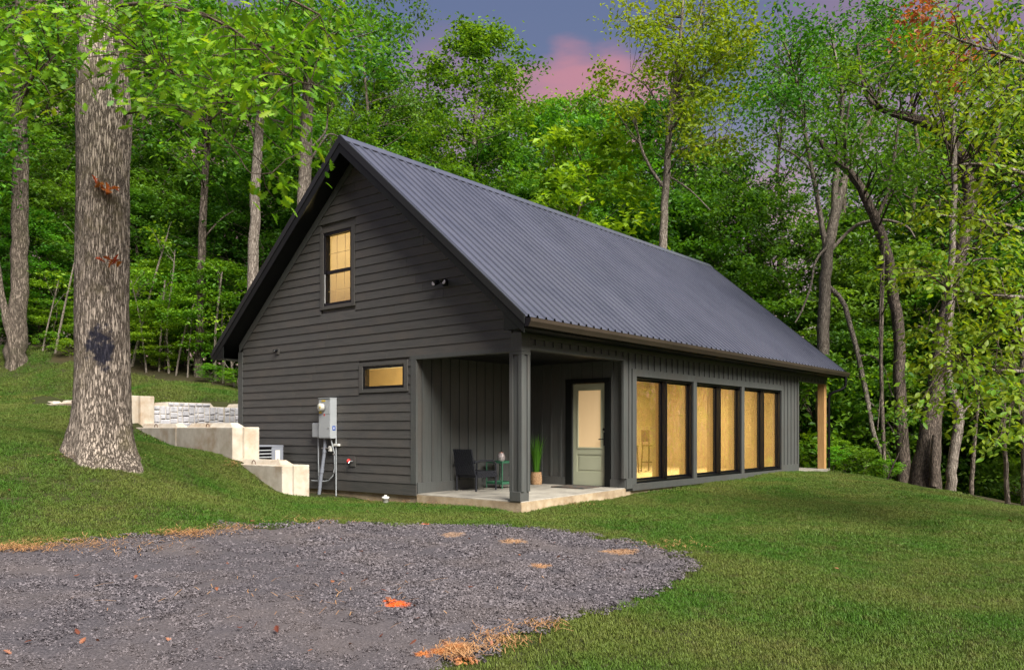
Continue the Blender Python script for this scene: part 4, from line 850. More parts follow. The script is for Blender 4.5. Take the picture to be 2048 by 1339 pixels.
# masses too deep to tell apart
def mass(name, n, per, urange, drange, zfun, rad, size, m, seed):
    r_ = np.random.default_rng(seed); cl = []
    while len(cl) < n:
        u = r_.uniform(*urange); d = r_.uniform(*drange); p = at(u, 900, d); g = tz(p[0], p[1]); h = zfun(u, d, g)
        if h > .3: cl.append(((p[0], p[1], g + h*r_.uniform(0, 1)**.8), rad*r_.uniform(.6, 1.3), per))
    V, Fq, T = clump_leaves(cl, r_, size, .55); return link(name, np_mesh(name, V, Fq, GREENS[m], False, T), None, None, 'stuff')
def skyline(u): return np.interp(u, [-400, 0, 300, 480, 640, 760, 830, 900, 1060, 1250, 1350, 1480, 1540, 1600, 1650, 1750, 1900, 2100, 2500], [60, 80, 140, 190, 240, 280, 380, 360, 390, 440, 420, 480, 600, 640, 590, 450, 400, 330, 200])
mass('far_woods', 1500, 70, (-500, 2600), (47, 68), lambda u, d, g: CAM[2] + (V0 - skyline(u))/FPX*d - g, 1.9, .36, 'dark', 21)
mass('undergrowth', 230, 80, (-250, 490), (28, 37), lambda u, d, g: min(4.0, (d - 26)*.6), .8, .19, 'mid', 22)
mass('undergrowth', 520, 80, (1600, 2350), (25.5, 38), lambda u, d, g: 4.2 if d > 22 + (2300 - u)*.004 else 1.0, .8, .19, 'mid', 23)

# trees with a trunk of their own in the picture: limbs are lists of (u, v, width in px[, extra depth])
def skeleton(limbs, d, wig=.0, sides=12):
    m = MB(); pts = []
    for L in limbs:
        P = [at(q[0], q[1], d + (q[3] if len(q) > 3 else 0)) for q in L]; R = [q[2]/2*d/FPX for q in L]
        # smooth the polyline
        Q, S = [], []
        for i in range(len(P) - 1):
            p0, p1, p2, p3 = P[max(i-1, 0)], P[i], P[i+1], P[min(i+2, len(P)-1)]
            for t in (0, .25, .5, .75):
                Q.append(.5*(2*p1 + (p2 - p0)*t + (2*p0 - 5*p1 + 4*p2 - p3)*t*t + (3*p1 - p0 - 3*p2 + p3)*t**3)); S.append(R[i] + (R[i+1] - R[i])*t)
        Q.append(P[-1]); S.append(R[-1])
        for i in range(1, len(Q)): Q[i] = Q[i] + rng.normal(0, S[i]*.10 + wig, 3)*np.array([1, 1, .3])
        m.tube(Q, S, max(5, min(sides, int(4 + 60*max(S)))), True); pts += [(q, s) for q, s in zip(Q, S)]
    return m, pts
def custom(name, label, limbs, d, bark, crown=(), leafm='dark', lsize=.16, per=60, cr=.7, twig=True, cat='tree', seed=1, thick=2.5, group=None, flat=.6):
    r_ = np.random.default_rng(seed); b = at(limbs[0][0][0], limbs[0][0][1], d); t = thing(name, label, cat, b, group)
    limbs = [[(limbs[0][0][0], limbs[0][0][1] + 60, limbs[0][0][2]*1.1)] + list(limbs[0])] + list(limbs[1:])
    m, pts = skeleton(limbs, d); tw = MB(); cl = []
    PA = np.array([p for p, s in pts])
    for (u, v, ru, rv, n) in crown:
        for i in range(n):
            a = r_.uniform(0, 6.28); q = math.sqrt(r_.uniform(0, 1)); c = at(u + ru*q*math.cos(a), v + rv*q*math.sin(a), d + r_.uniform(-thick, thick)); cl.append((c, cr*r_.uniform(.7, 1.25), int(per*r_.uniform(.6, 1.3))))
            if twig:
                k = np.argmin(np.linalg.norm(PA - c, axis=1) + 1.5*np.maximum(PA[:, 2] - c[2] + .5, 0)); s0 = PA[k]; ln = np.linalg.norm(c - s0); mid = (s0 + c)/2 + r_.normal(0, ln*.06, 3) + np.array([0, 0, ln*.06]); r0 = min(pts[k][1]*.5, .012 + ln*.008)
                m.tube([s0, mid, c], [r0, r0*.7, .006], 5, False)
    m.build('trunk', BARK[bark], t)
    if cl:
        V, Fq, T = clump_leaves(cl, r_, lsize, flat); link('crown', np_mesh('crown', V - np.array(b), Fq, GREENS[leafm], False, T), None, t)
    return t
custom('forest_tree', 'grey trunk with dark blotch left of the big oak at the lawn edge', [[(33,703,40),(37,640,34),(39,560,32),(39,450,31),(39,300,29),(40,150,26),(41,40,24),(43,-120,20)], [(40,130,10),(75,95,6,-.5),(110,60,4,-.8)], [(40,180,9),(10,160,6),(-30,120,4)], [(38,255,6),(18,300,5,-.6),(-15,335,3,-1)]], 25.5, 'grey', [(60,30,110,90,26), (-10,200,60,120,14), (20,90,90,60,10)], 'mid', .17, 60, .8, seed=31)
custom('leaning_tree', 'slim leaning trunk beside the grey trunk at the far left', [[(26,700,15),(12,640,14),(0,570,13),(-14,480,12),(-30,360,10)]], 25.2, 'grey', [(-20,350,50,60,6)], 'mid', .17, 50, .8, seed=32)
custom('forest_tree', 'thin straight grey trunk at the lawn edge left of the cabin roof', [[(396,768,19),(398,690,17),(400,600,16),(405,460,15),(411,350,14),(418,240,11),(426,120,8),(430,20,5)], [(404,480,4),(440,440,3),(470,420,2)]], 25, 'grey', [(430,160,70,110,20), (400,300,70,60,10)], 'mid', .17, 60, .8, seed=33)
custom('forest_tree', 'pale trunk rising behind the left slope of the roof, nearest the lawn', [[(488,785,25),(497,680,24),(505,560,22),(510,400,20),(518,260,18),(526,190,14),(540,100,9),(556,0,6)], [(516,300,5),(490,230,4),(455,200,3)], [(520,230,5),(480,232,3),(440,240,2)]], 23.2, 'pale', [(540,60,80,70,22), (470,130,70,60,14)], 'mid', .17, 60, .8, seed=34)
custom('forest_tree', 'thick pale trunk just left of the gable peak behind the roof', [[(598,790,30),(604,560,28),(608,420,26),(612,300,25),(617,180,22),(622,60,15),(628,-40,9)], [(611,240,6),(580,225,5),(545,190,4),(500,150,2)], [(612,262,6),(575,248,4),(530,235,2)], [(615,330,5),(640,290,4),(660,268,3),(690,280,2)], [(618,300,5),(650,265,4),(655,230,3)], [(620,110,9),(650,60,7),(690,0,5)]], 23.8, 'pale', [(640,70,110,80,34), (720,90,80,80,20), (560,60,60,60,12)], 'mid', .17, 60, .8, seed=35)
custom('yellow_tree', 'tall yellow green tree with slim pale trunk behind the middle of the roof', [[(1321,600,18),(1325,490,17),(1331,380,15),(1338,270,13),(1341,225,12),(1352,150,9),(1362,60,6),(1368,-30,4)], [(1340,235,8),(1352,180,7),(1374,120,6),(1398,40,4),(1410,-10,3)], [(1326,372,8),(1303,340,6),(1284,300,6),(1272,255,4),(1256,225,3),(1238,205,2)], [(1330,310,5),(1370,296,4),(1420,288,3),(1460,270,2)], [(1338,240,4),(1322,215,3),(1290,170,3),(1262,150,2)], [(1345,190,4),(1385,170,3),(1440,120,3)], [(1334,350,4),(1380,380,3),(1420,420,2)]], 26, 'pale', [(1390,50,125,75,60), (1340,130,70,60,20), (1430,150,80,60,26), (1250,40,45,40,7), (1235,150,45,30,6), (1250,215,40,20,6), (1420,290,60,30,12), (1480,60,70,60,14), (1395,220,60,40,20)], 'yel', .16, 46, .55, seed=36, thick=1.8)
custom('forked_tree', 'forked grey brown tree behind the rear eave with a hanging broken limb', [[(1640,945,23),(1642,820,22),(1645,690,24),(1650,580,23),(1656,500,22),(1668,440,20),(1688,360,16),(1722,280,14),(1748,225,13),(1768,160,11),(1778,90,8),(1800,20,5)], [(1655,510,14),(1642,440,10),(1632,380,9),(1616,300,8),(1602,220,7),(1590,150,5),(1570,90,3)], [(1668,440,14),(1670,380,13),(1680,270,11),(1684,190,8),(1672,120,6),(1660,50,4)], [(1622,340,5),(1590,310,4),(1560,295,3)], [(1760,180,6),(1775,140,5),(1810,110,4)], [(1662,500,8),(1690,470,7),(1720,447,7,-.3),(1770,440,6,-.6),(1812,452,5,-.9),(1830,475,3,-1)], [(1660,490,6),(1632,520,5,-.5),(1622,570,4,-.7),(1604,620,4,-.8),(1590,645,2,-.9)], [(1660,575,9),(1684,600,10,-.3),(1700,650,10,-.5),(1716,710,10,-.7),(1733,790,10,-.9),(1748,870,9,-1.1),(1768,918,8,-1.2),(1778,950,4,-1.3)], [(1735,800,4,-.9),(1765,830,4,-1),(1790,870,3,-1.1),(1805,905,2,-1.2)], [(1718,712,4,-.7),(1745,712,4,-.9),(1770,740,3,-1),(1785,790,3,-1.1),(1815,815,2,-1.2),(1850,850,2,-1.3)]], 26.5, 'pale', [(1600,110,110,110,44), (1720,80,110,70,36), (1560,200,70,60,16), (1690,200,60,60,12), (1640,330,80,50,10), (1780,60,60,60,14)], 'dark', .15, 48, .65, seed=37, thick=2)
custom('dark_tree', 'dark leaning trunk right of the rear porch, its top bent left', [[(1806,958,26),(1801,820,23),(1797,680,22),(1788,600,21),(1774,510,20),(1752,440,19),(1728,390,17),(1700,345,15),(1662,312,12),(1640,280,8)], [(1752,440,9),(1776,380,7),(1790,300,6),(1800,220,4)], [(1700,345,7),(1690,280,6),(1700,200,4)]], 25, 'dark', [(1700,290,80,60,14), (1800,300,60,80,14), (1650,260,50,40,8)], 'dark', .16, 50, .7, seed=38)
custom('big_forked_oak', 'stout leaning oak with a dark limb arching left over the right woods', [[(1850,968,62),(1858,900,46),(1866,830,36),(1873,776,31),(1878,715,30),(1890,630,25),(1911,542,23),(1926,490,24),(1934,430,23),(1940,370,26),(1924,313,24),(1899,276,23),(1872,256,22),(1849,245,21),(1808,232,17),(1768,221,12),(1739,200,9),(1722,150,6),(1715,90,4)], [(1868,972,20,-.5),(1868,920,17,-.5),(1872,870,12,-.4)], [(1926,490,12),(1950,400,11),(1975,330,10),(2000,250,8),(2020,150,6)], [(1934,430,9),(1960,440,6),(2010,420,4)], [(1911,545,6),(1950,520,5),(2000,518,3)]], 22, 'dark', [(1760,150,80,80,16), (1880,150,80,80,18), (1990,200,80,80,18), (1850,330,60,40,8)], 'mid', .16, 50, .7, seed=39)
custom('curved_tree', 'slender tree with curved lower trunk and pale straight top at the right', [[(1902,975,20),(1906,915,19),(1913,870,19),(1919,835,19),(1911,800,18),(1899,765,17),(1893,710,16),(1899,620,15),(1902,540,13),(1906,450,12),(1909,370,11),(1907,280,10),(1902,190,8),(1896,110,6),(1893,40,4)], [(1906,290,5),(1880,230,4),(1862,170,3),(1850,110,2)], [(1912,845,6),(1930,820,4),(1945,805,3)], [(1903,520,5),(1930,500,3),(1960,495,2)], [(1895,700,4),(1860,660,3),(1830,650,2)]], 20.5, 'pale', [(1860,60,50,60,12), (1900,130,50,60,8)], 'rust', .14, 40, .5, seed=40, thick=1.2)
custom('forest_tree', 'thin mossy trunk hung with vines between the leaning trunks', [[(1768,945,8),(1764,800,8),(1762,700,7),(1766,560,6),(1768,480,5)], [(1766,470,3),(1760,620,4),(1762,760,3),(1755,860,2)]], 24.4, 'grey', [(1760,600,30,120,5)], 'fresh', .13, 30, .45, seed=41)
# thin saplings along the wood edge
for i, L in enumerate([[(262,740,6),(285,650,5),(308,560,4),(335,470,3)], [(318,748,4),(322,660,4),(330,560,3)], [(338,752,5),(334,650,4),(345,560,3),(350,500,2)], [(292,742,4),(280,640,3),(262,560,2)], [(352,752,4),(370,660,4),(395,590,2)], [(375,757,4),(380,680,3),(385,620,2)], [(432,772,6),(430,690,5),(436,610,4),(445,540,3)], [(445,776,4),(452,700,3),(462,640,2)], [(110,712,5),(128,620,4),(150,520,3),(165,450,2)], [(85,708,4),(98,640,3),(118,560,2)], [(180,722,4),(200,650,4),(240,600,3),(262,575,2)], [(470,780,5),(462,720,4),(452,690,2)]]):
    custom('sapling', 'thin pale sapling stem at the shaded edge of the left woods', [L], 25.3 - i*.12 if L[0][0] > 250 else 26.2, 'sap', [(L[-1][0], L[-1][1], 40, 30, 4)], 'fresh', .13, 26, .45, seed=50 + i, group='saplings at the left woods edge', flat=.25, thick=.8)
for i, L in enumerate([[(1943,980,9),(1948,900,8),(1955,820,6),(1962,750,4)], [(2016,1008,10),(2012,930,9),(2008,860,7),(2010,780,5)], [(2050,1030,16),(2049,900,14),(2046,760,12),(2040,600,9)], [(1775,960,3),(1800,900,3),(1812,860,2)]]):
    custom('sapling', ['slim dark sapling right of the curved trunk', 'spotted slim sapling near the right edge of the lawn', 'dark young trunk at the extreme right edge', 'bare thin stem leaning left of the leaning oak'][i], [L], [19, 16.6, 16.2, 23][i], 'grey', [(L[-1][0], L[-1][1], 45, 40, 5)], 'mid', .14, 34, .5, seed=70 + i)

# ------------------------------------------------------------------ near foliage made leaf by leaf
def leaf_template(prof, droop, fold):
    V, Fq = [], []; n = len(prof)
    for i, (t, w) in enumerate(prof): z = -droop*t*t; V += [(0, t, z), (w, t, z + fold*w), (-w, t, z + fold*w)]
    for i in range(n - 1): a, b = 3*i, 3*(i+1); Fq += [(a, a+1, b+1, b), (a, b, b+2, a+2)]
    return np.array(V, float), np.array(Fq)
OAKP = [(0, .008), (.10, .012), (.16, .05), (.27, .17), (.33, .075), (.44, .27), (.51, .10), (.63, .35), (.70, .14), (.82, .24), (.88, .12), (.96, .10), (1, .01)]
HICP = [(0, .01), (.12, .08), (.3, .19), (.5, .235), (.7, .19), (.88, .09), (1, .005)]
def sprays(root, sp, d_of, limbs_pts, prof, size, nl, m, seed, bark, name_stuff='foliage'):
    r_ = np.random.default_rng(seed); org = np.array(root.location); tw = MB(); Ms = []; PA = np.array([p for p, s in limbs_pts])
    for s in sp:
        u, v = s[0], s[1]; c = at(u, v, s[2]); k = np.argmin(np.linalg.norm(PA - c, axis=1)); s0 = PA[k]; dv = c - s0; ln = np.linalg.norm(dv) + 1e-6
        a = r_.uniform(0, 6.28); od = nrm(dv/ln*np.array([1, 1, .3]) + np.array([math.cos(a)*.5, math.sin(a)*.5, -.15])); tip = c + od*.32; mid = s0 + dv*.55 + np.array([0, 0, ln*.10])
        tw.tube([s0, mid, c, tip], [.006 + ln*.004, .005 + ln*.002, .005, .002], 5, False)
        for j in range(nl):
            t = r_.uniform(-.25, 1.0); p = c + od*(.34*t) + r_.normal(0, .17, 3)*np.array([1, 1, .55]); az = math.atan2(od[1], od[0]) + r_.normal(0, 1.0)
            y = nrm(np.array([math.cos(az), math.sin(az), r_.normal(-.45, .3)])); up = nrm(np.array([r_.normal(0, .45), r_.normal(0, .45), 1])); x = nrm(np.cross(y, up)); z = np.cross(x, y); S = size*r_.uniform(.6, 1.2)
            Ms.append((p, x*S, y*S, z*S, px(p)))
    tw.build('twigs', BARK[bark], root, kind='stuff')
    tmpl = [leaf_template(prof, dr, fo) for dr, fo in ((.12, .25), (.28, .1), (.02, .45), (.2, -.15))]
    vis = [i for i, q in enumerate(Ms) if -10 < q[4][0] < 2058 and -10 < q[4][1] < 1300]; vis.sort(key=lambda i: Ms[i][4][2]/np.linalg.norm(Ms[i][2])); big = set(vis[:300])
    tm = []
    for i, (V, Fq) in enumerate(tmpl):
        for k in range(3):
            tm.append(np_mesh('leaf', V, Fq, m, False, np.full(len(Fq), (k + .5)/3)))
    for i in big:
        p, x, y, z, _ = Ms[i]; o = link('leaf', tm[int(r_.integers(len(tm)))], None, root)
        M = Matrix((( x[0], y[0], z[0], p[0] - org[0]), (x[1], y[1], z[1], p[1] - org[1]), (x[2], y[2], z[2], p[2] - org[2]), (0, 0, 0, 1))); o.matrix_local = M
    VV, FF, TT = [], [], []; k = 0
    for i, (p, x, y, z, _) in enumerate(Ms):
        if i in big: continue
        V, Fq = tmpl[i % len(tmpl)]; VV.append(V[:, :1]*x + V[:, 1:2]*y + V[:, 2:]*z + p - org); FF.append(Fq + k); TT.append(np.full(len(Fq), r_.uniform(0, 1))); k += len(V)
    link(name_stuff, np_mesh(name_stuff, np.concatenate(VV), np.concatenate(FF), m, False, np.concatenate(TT)), None, root, 'stuff')

# the big oak on the bank
D1 = 12.5; b1 = at(205, 905, D1)
oakbark = bark_mat('big_oak_bark', (.60, .50, .42), (.06, .043, .032), 1.5, moss=(.20, .165, .10), bump=1.0, stains=[tuple(np.array(at(202, 690, D1 - .4)) - b1) + (.25, .36, (.020, .022, .045))])
oak = thing('big_oak', 'massive oak with pale ridged bark and a dark paint blot on the grassy bank', 'tree', b1)
prof1 = [(1000, 215, 190), (930, 206, 168), (905, 204, 148), (880, 204, 134), (845, 205, 122), (800, 205, 113), (740, 205, 109), (600, 204, 107), (450, 206, 105), (330, 206, 104), (230, 208, 109), (190, 206, 104), (100, 204, 96), (0, 202, 88), (-200, 196, 76), (-500, 190, 60), (-800, 190, 40)]
pv = np.array([q[0] for q in prof1][::-1], float); pu = np.array([q[1] for q in prof1][::-1], float); pw = np.array([q[2] for q in prof1][::-1], float)
NV, NA = 210, 128; vv = np.linspace(1000, -800, NV); Vt = np.zeros((NV, NA, 3)); zz = np.zeros(NV)
for i, v in enumerate(vv):
    c = at(np.interp(v, pv, pu), v, D1); R0 = np.interp(v, pv, pw)/2*D1/FPX; fl = max(0, min(1, (v - 800)/130))
    for k in range(NA):
        a = 2*math.pi*k/NA; q = Vector((math.cos(a)*R0*15, math.sin(a)*R0*15, c[2]*2.2)); rd = 1 - abs(mnoise.noise(q)) - .6*abs(mnoise.noise(q*2.1))
        w = R0*.93*(1 + fl*(.10*math.sin(5*a + 1) + .06*math.sin(3*a)) + .035*mnoise.noise(Vector((math.cos(a)*1.5, math.sin(a)*1.5, c[2]*.7)))) + .022*(rd - .6)
        Vt[i, k] = (c[0] + w*math.cos(a), c[1] + w*math.sin(a), c[2])
ix = np.arange(NV*NA).reshape(NV, NA); Fq = np.stack([ix[:-1], np.roll(ix, -1, 1)[:-1], np.roll(ix, -1, 1)[1:], ix[1:]], -1).reshape(-1, 4)
link('trunk', np_mesh('trunk', Vt.reshape(-1, 3) - b1, Fq, oakbark, True), None, oak)
OL = [[(245,228,14,.0),(275,222,11,-.5),(320,217,10,-1.0),(370,222,8,-1.5),(385,228,7,-1.6),(420,240,6,-1.8),(455,205,4,-1.9)], [(385,228,6,-1.6),(430,262,5,-1.9),(470,300,4,-2.1),(500,345,3,-2.2),(545,345,2,-2.3)], [(225,15,18,0),(290,8,12,-.8),(345,15,10,-1.3),(410,32,8,-1.6),(470,62,7,-1.8),(520,100,5,-2),(570,150,4,-2.2),(620,170,3,-2.3)], [(215,-60,22,0),(330,-70,15,-1),(450,-50,11,-1.5),(560,-10,8,-2),(640,30,5,-2.2)], [(190,-40,16,0),(120,-20,11,-.8),(60,20,8,-1.2),(10,60,5,-1.5)], [(230,60,9,0),(255,90,7,-.8),(300,120,6,-1.4),(350,150,4,-1.7)], [(170,10,9,0),(140,60,7,-.7),(110,110,5,-1.2),(70,150,4,-1.5)]]
OL = [[(q[0], q[1], q[2]*.62, q[3]) for q in L] for L in OL]
m, opts = skeleton(OL, D1, sides=8); m.build('limb', BARK['twig'], oak)
spl = [(150,15),(185,40),(230,45),(200,75),(165,60),(260,70),(290,45),(330,60),(240,110),(290,105),(340,110),(375,95),(410,80),(270,140),(320,150),(365,150),(400,130),(440,110),(300,185),(350,190),(395,180),(430,165),(465,140),(270,180),(480,90),(520,60),(560,40),(600,30),(550,90),(600,80),(640,60),(520,130),(560,130),(610,130),(650,110),(580,180),(630,170),(540,205),(600,215),(585,265),(595,280),(500,20),(450,20),(390,20),(330,10),(120,30),(80,30),(40,40),(120,80),(85,95),(45,95),(20,140),(60,150),(30,200),(100,140),(15,230),(40,250),(130,120),(560,300),(545,340),(560,352),(585,318),(535,372),(660,10),(430,215),(460,200),(380,215),(250,30),(210,15),(480,180),(505,160),(340,225),(310,210),(70,60),(10,20),(10,70),(420,50),(500,210),(445,290),(110,190),(280,20),(350,35)]
sp1 = [(u + rng.normal(0, 7), v + rng.normal(0, 6), D1 - rng.uniform(.7, 2.6)) for u, v in spl for _ in ((0, 1) if v < 215 else (0,))]
sprays(oak, sp1, None, opts, OAKP, .172, 12, GREENS['oak'], 5, 'twig')
dt = [np_mesh('dead_leaf', *leaf_template(OAKP, dr, fo), GREENS['dead'], False, np.full(24, t_)) for dr, fo, t_ in ((.3, .5, .2), (.5, -.4, .6), (.1, .8, .9))]
for u, v in [(193,372),(200,378),(208,376),(216,380),(213,388),(222,372),(188,376),(210,370),(218,386), (212,526),(222,532),(230,530),(218,538),(234,536),(226,524)]:
    o = link('dead_leaf', dt[int(rng.integers(3))], None, oak); p = at(u, v, D1 - .455) - b1; o.location = p; o.scale = (.17,)*3; o.rotation_euler = (rng.uniform(0, 1.5), rng.uniform(-1, 1), rng.uniform(0, 6.28))
# the hickory whose branches reach in from the right
D2 = 12.0; b2 = at(2290, 1040, D2)
hic = thing('hickory_tree', 'near hickory with yellow green leaves reaching in from the right edge', 'tree', b2)
HL = [[(2290,1100,60),(2285,900,52),(2275,600,46),(2265,300,40),(2250,0,34),(2230,-300,24)], [(2278,700,18),(2180,640,13),(2080,600,9),(1990,590,6),(1900,580,4)], [(2280,820,16),(2180,770,12),(2080,745,9),(1990,740,6),(1920,720,4)], [(2270,450,18),(2170,400,13),(2080,360,9),(1990,330,6),(1900,330,4)], [(2260,250,18),(2160,180,13),(2060,130,9),(1980,100,6),(1920,80,4)], [(2270,560,16),(2150,500,11),(2050,460,8),(1960,440,5),(1880,430,3)], [(2285,920,14),(2190,880,10),(2100,830,7),(2030,800,4)]]
m, hpts = skeleton(HL, D2, sides=8); m.build('trunk', BARK['pale'], hic)
sp2 = []
for (u, v, ru, rv, n) in [(1960,80,90,80,22), (2010,200,60,80,14), (1930,250,60,60,9), (2000,340,70,50,10), (1890,430,70,26,8), (1980,450,70,45,12), (1850,545,70,26,9), (1950,560,90,40,14), (2020,600,50,60,9), (1880,640,70,30,7), (1960,690,80,40,12), (2030,740,40,60,9), (1900,735,60,26,9), (1850,790,40,18,5), (1960,790,70,40,11), (2010,850,40,30,6), (1880,120,40,60,6)]:
    for i in range(int(n*1.35)): a = rng.uniform(0, 6.28); q = math.sqrt(rng.uniform()); sp2.append((u + ru*q*math.cos(a), v + rv*q*math.sin(a), D2 + rng.uniform(-1.2, 1.8)))
sprays(hic, sp2, None, hpts, HICP, .115, 24, GREENS['hick'], 6, 'twig')

# labels of look-alikes: say which one, counted from the left among its own kind
ORD = ['leftmost', 'second from the left', 'third from the left', 'fourth from the left', 'fifth from the left', 'sixth from the left', 'seventh from the left', 'eighth from the left', 'ninth from the left', 'tenth from the left', 'eleventh from the left', 'twelfth from the left', 'thirteenth from the left', 'fourteenth from the left']
fam = {}
for o in list(bpy.data.objects):
    if o.parent is None and o.get('label') and o.get('group') and o['group'] != 'trees mirrored in the panes': fam.setdefault(o['label'], []).append(o)
for lab, L in fam.items():
    if 1 < len(L) <= len(ORD):
        L.sort(key=lambda o: px(o.location)[0])
        for i, o in enumerate(L): o['label'] = lab + ', ' + (ORD[i] if i < len(L) - 1 else 'rightmost')
# ------------------------------------------------------------------ grass, gravel, straw
def scatter(name, pts, rots, scl, meshes, kind='stuff'):
    # one object: a cloud of points that carries a set of meshes (geometry nodes)
    me = bpy.data.meshes.new(name); n = len(pts); me.vertices.add(n); me.vertices.foreach_set('co', np.asarray(pts, np.float32).ravel())
    a = me.attributes.new('rot', 'FLOAT_VECTOR', 'POINT'); a.data.foreach_set('vector', np.asarray(rots, np.float32).ravel())
    a = me.attributes.new('scl', 'FLOAT', 'POINT'); a.data.foreach_set('value', np.asarray(scl, np.float32))
    a = me.attributes.new('pick', 'INT', 'POINT'); a.data.foreach_set('value', (np.arange(n)*7919 % len(meshes)).astype(np.int32))
    o = bpy.data.objects.new(name, me); COL.objects.link(o); o['kind'] = kind
    c = bpy.data.collections.new(name + '_pieces')
    for i, m in enumerate(meshes): c.objects.link(bpy.data.objects.new('%s_piece_%02d' % (name, i), m))
    g = bpy.data.node_groups.new(name, 'GeometryNodeTree'); g.interface.new_socket('Geometry', in_out='INPUT', socket_type='NodeSocketGeometry'); g.interface.new_socket('Geometry', in_out='OUTPUT', socket_type='NodeSocketGeometry')
    N = g.nodes.new; gi = N('NodeGroupInput'); go = N('NodeGroupOutput'); ip = N('GeometryNodeInstanceOnPoints'); ci = N('GeometryNodeCollectionInfo'); ci.inputs['Collection'].default_value = c; ci.inputs['Separate Children'].default_value = True; ci.inputs['Reset Children'].default_value = True
    def attr(nm, ty): k = N('GeometryNodeInputNamedAttribute'); k.data_type = ty; k.inputs['Name'].default_value = nm; return k.outputs['Attribute']
    L = g.links.new; L(gi.outputs[0], ip.inputs['Points']); L(ci.outputs[0], ip.inputs['Instance']); ip.inputs['Pick Instance'].default_value = True
    L(attr('pick', 'INT'), ip.inputs['Instance Index']); e = N('FunctionNodeEulerToRotation'); L(attr('rot', 'FLOAT_VECTOR'), e.inputs[0]); L(e.outputs[0], ip.inputs['Rotation']); L(attr('scl', 'FLOAT'), ip.inputs['Scale']); L(ip.outputs[0], go.inputs[0])
    md = o.modifiers.new('scatter', 'NODES'); md.node_group = g; return o
def grass_mat():
    m, t, N, o, L = nodes('grass_blade')
    g = N('ShaderNodeNewGeometry'); at_ = N('ShaderNodeAttribute', attribute_name='tint'); pos = g.outputs['Position']
    n1 = N('ShaderNodeTexNoise', Scale=.55, Detail=4, Roughness=.6); L(pos, n1.inputs['Vector']); n2 = N('ShaderNodeTexNoise', Scale=5, Detail=4, Roughness=.6); L(pos, n2.inputs['Vector'])
    A = N('ShaderNodeMix', data_type='RGBA'); A.inputs['A'].default_value = (.060, .142, .013, 1); A.inputs['B'].default_value = (.130, .166, .032, 1)
    r1 = N('ShaderNodeMapRange'); r1.inputs['From Min'].default_value = .38; r1.inputs['From Max'].default_value = .62; L(n1.outputs['Fac'], r1.inputs['Value']); L(r1.outputs[0], A.inputs['Factor'])
    B = N('ShaderNodeMix', data_type='RGBA'); B.inputs['B'].default_value = (.14, .115, .042, 1); L(A.outputs['Result'], B.inputs['A'])
    r2 = N('ShaderNodeMapRange'); r2.inputs['From Min'].default_value = .5; r2.inputs['From Max'].default_value = .75; r2.inputs['To Max'].default_value = .6; L(n2.outputs['Fac'], r2.inputs['Value']); L(r2.outputs[0], B.inputs['Factor'])
    H = N('ShaderNodeHueSaturation'); r3 = N('ShaderNodeMapRange'); r3.inputs['To Min'].default_value = .55; r3.inputs['To Max'].default_value = 1.45; L(at_.outputs['Fac'], r3.inputs['Value']); L(r3.outputs[0], H.inputs['Value']); L(B.outputs['Result'], H.inputs['Color'])
    b = N('ShaderNodeBsdfPrincipled', Roughness=.55); b.inputs['Specular IOR Level'].default_value = .25; L(H.outputs[0], b.inputs['Base Color']); tr = N('ShaderNodeBsdfTranslucent'); L(H.outputs[0], tr.inputs[0])
    ms = N('ShaderNodeMixShader'); ms.inputs[0].default_value = .3; L(b.outputs[0], ms.inputs[1]); L(tr.outputs[0], ms.inputs[2]); L(ms.outputs[0], o.inputs[0]); return m
GM = grass_mat()
def turf(seed, size, n, h, w):
    r_ = np.random.default_rng(seed); P = np.stack([r_.uniform(-.5, .5, n)*size*1.15, r_.uniform(-.5, .5, n)*size*1.15, np.full(n, -.008)], -1)
    a = r_.uniform(0, 6.28, n); H = h*r_.uniform(.45, 1.25, n); ln = np.abs(r_.normal(.45, .35, n))*H; s = np.stack([-np.sin(a), np.cos(a), 0*a], -1)*(w*r_.uniform(.6, 1.2, n))[:, None]; dv = np.stack([np.cos(a), np.sin(a), 0*a], -1)
    m1 = P + dv*(ln*.3)[:, None] + np.array([0, 0, 1])*(H*.6)[:, None]; tp = P + dv*ln[:, None] + np.array([0, 0, 1])*H[:, None]
    V = np.stack([P - s, P + s, m1 - s*.8, m1 + s*.8, tp - s*.12, tp + s*.12], 1).reshape(-1, 3); k = 6*np.arange(n)[:, None]
    Fq = np.concatenate([k + np.array([0, 1, 3, 2]), k + np.array([2, 3, 5, 4])]); t = np.clip(r_.normal(.5, .25, n), 0, 1)
    return np_mesh('turf', V, Fq, GM, False, np.concatenate([t, t]))
def normals_rot(x, y):
    e = .15; nx_ = -(terrain(x + e, y) - terrain(x - e, y))/(2*e); ny_ = -(terrain(x, y + e) - terrain(x, y - e))/(2*e); yaw = rng.uniform(0, 6.28, len(x))
    out = []
    for a, b, c in zip(nx_, ny_, yaw):
        q = Vector((0, 0, 1)).rotation_difference(Vector((a, b, 1)).normalized()).to_matrix() @ Matrix.Rotation(c, 3, 'Z'); out.append(tuple(q.to_euler()))
    return out
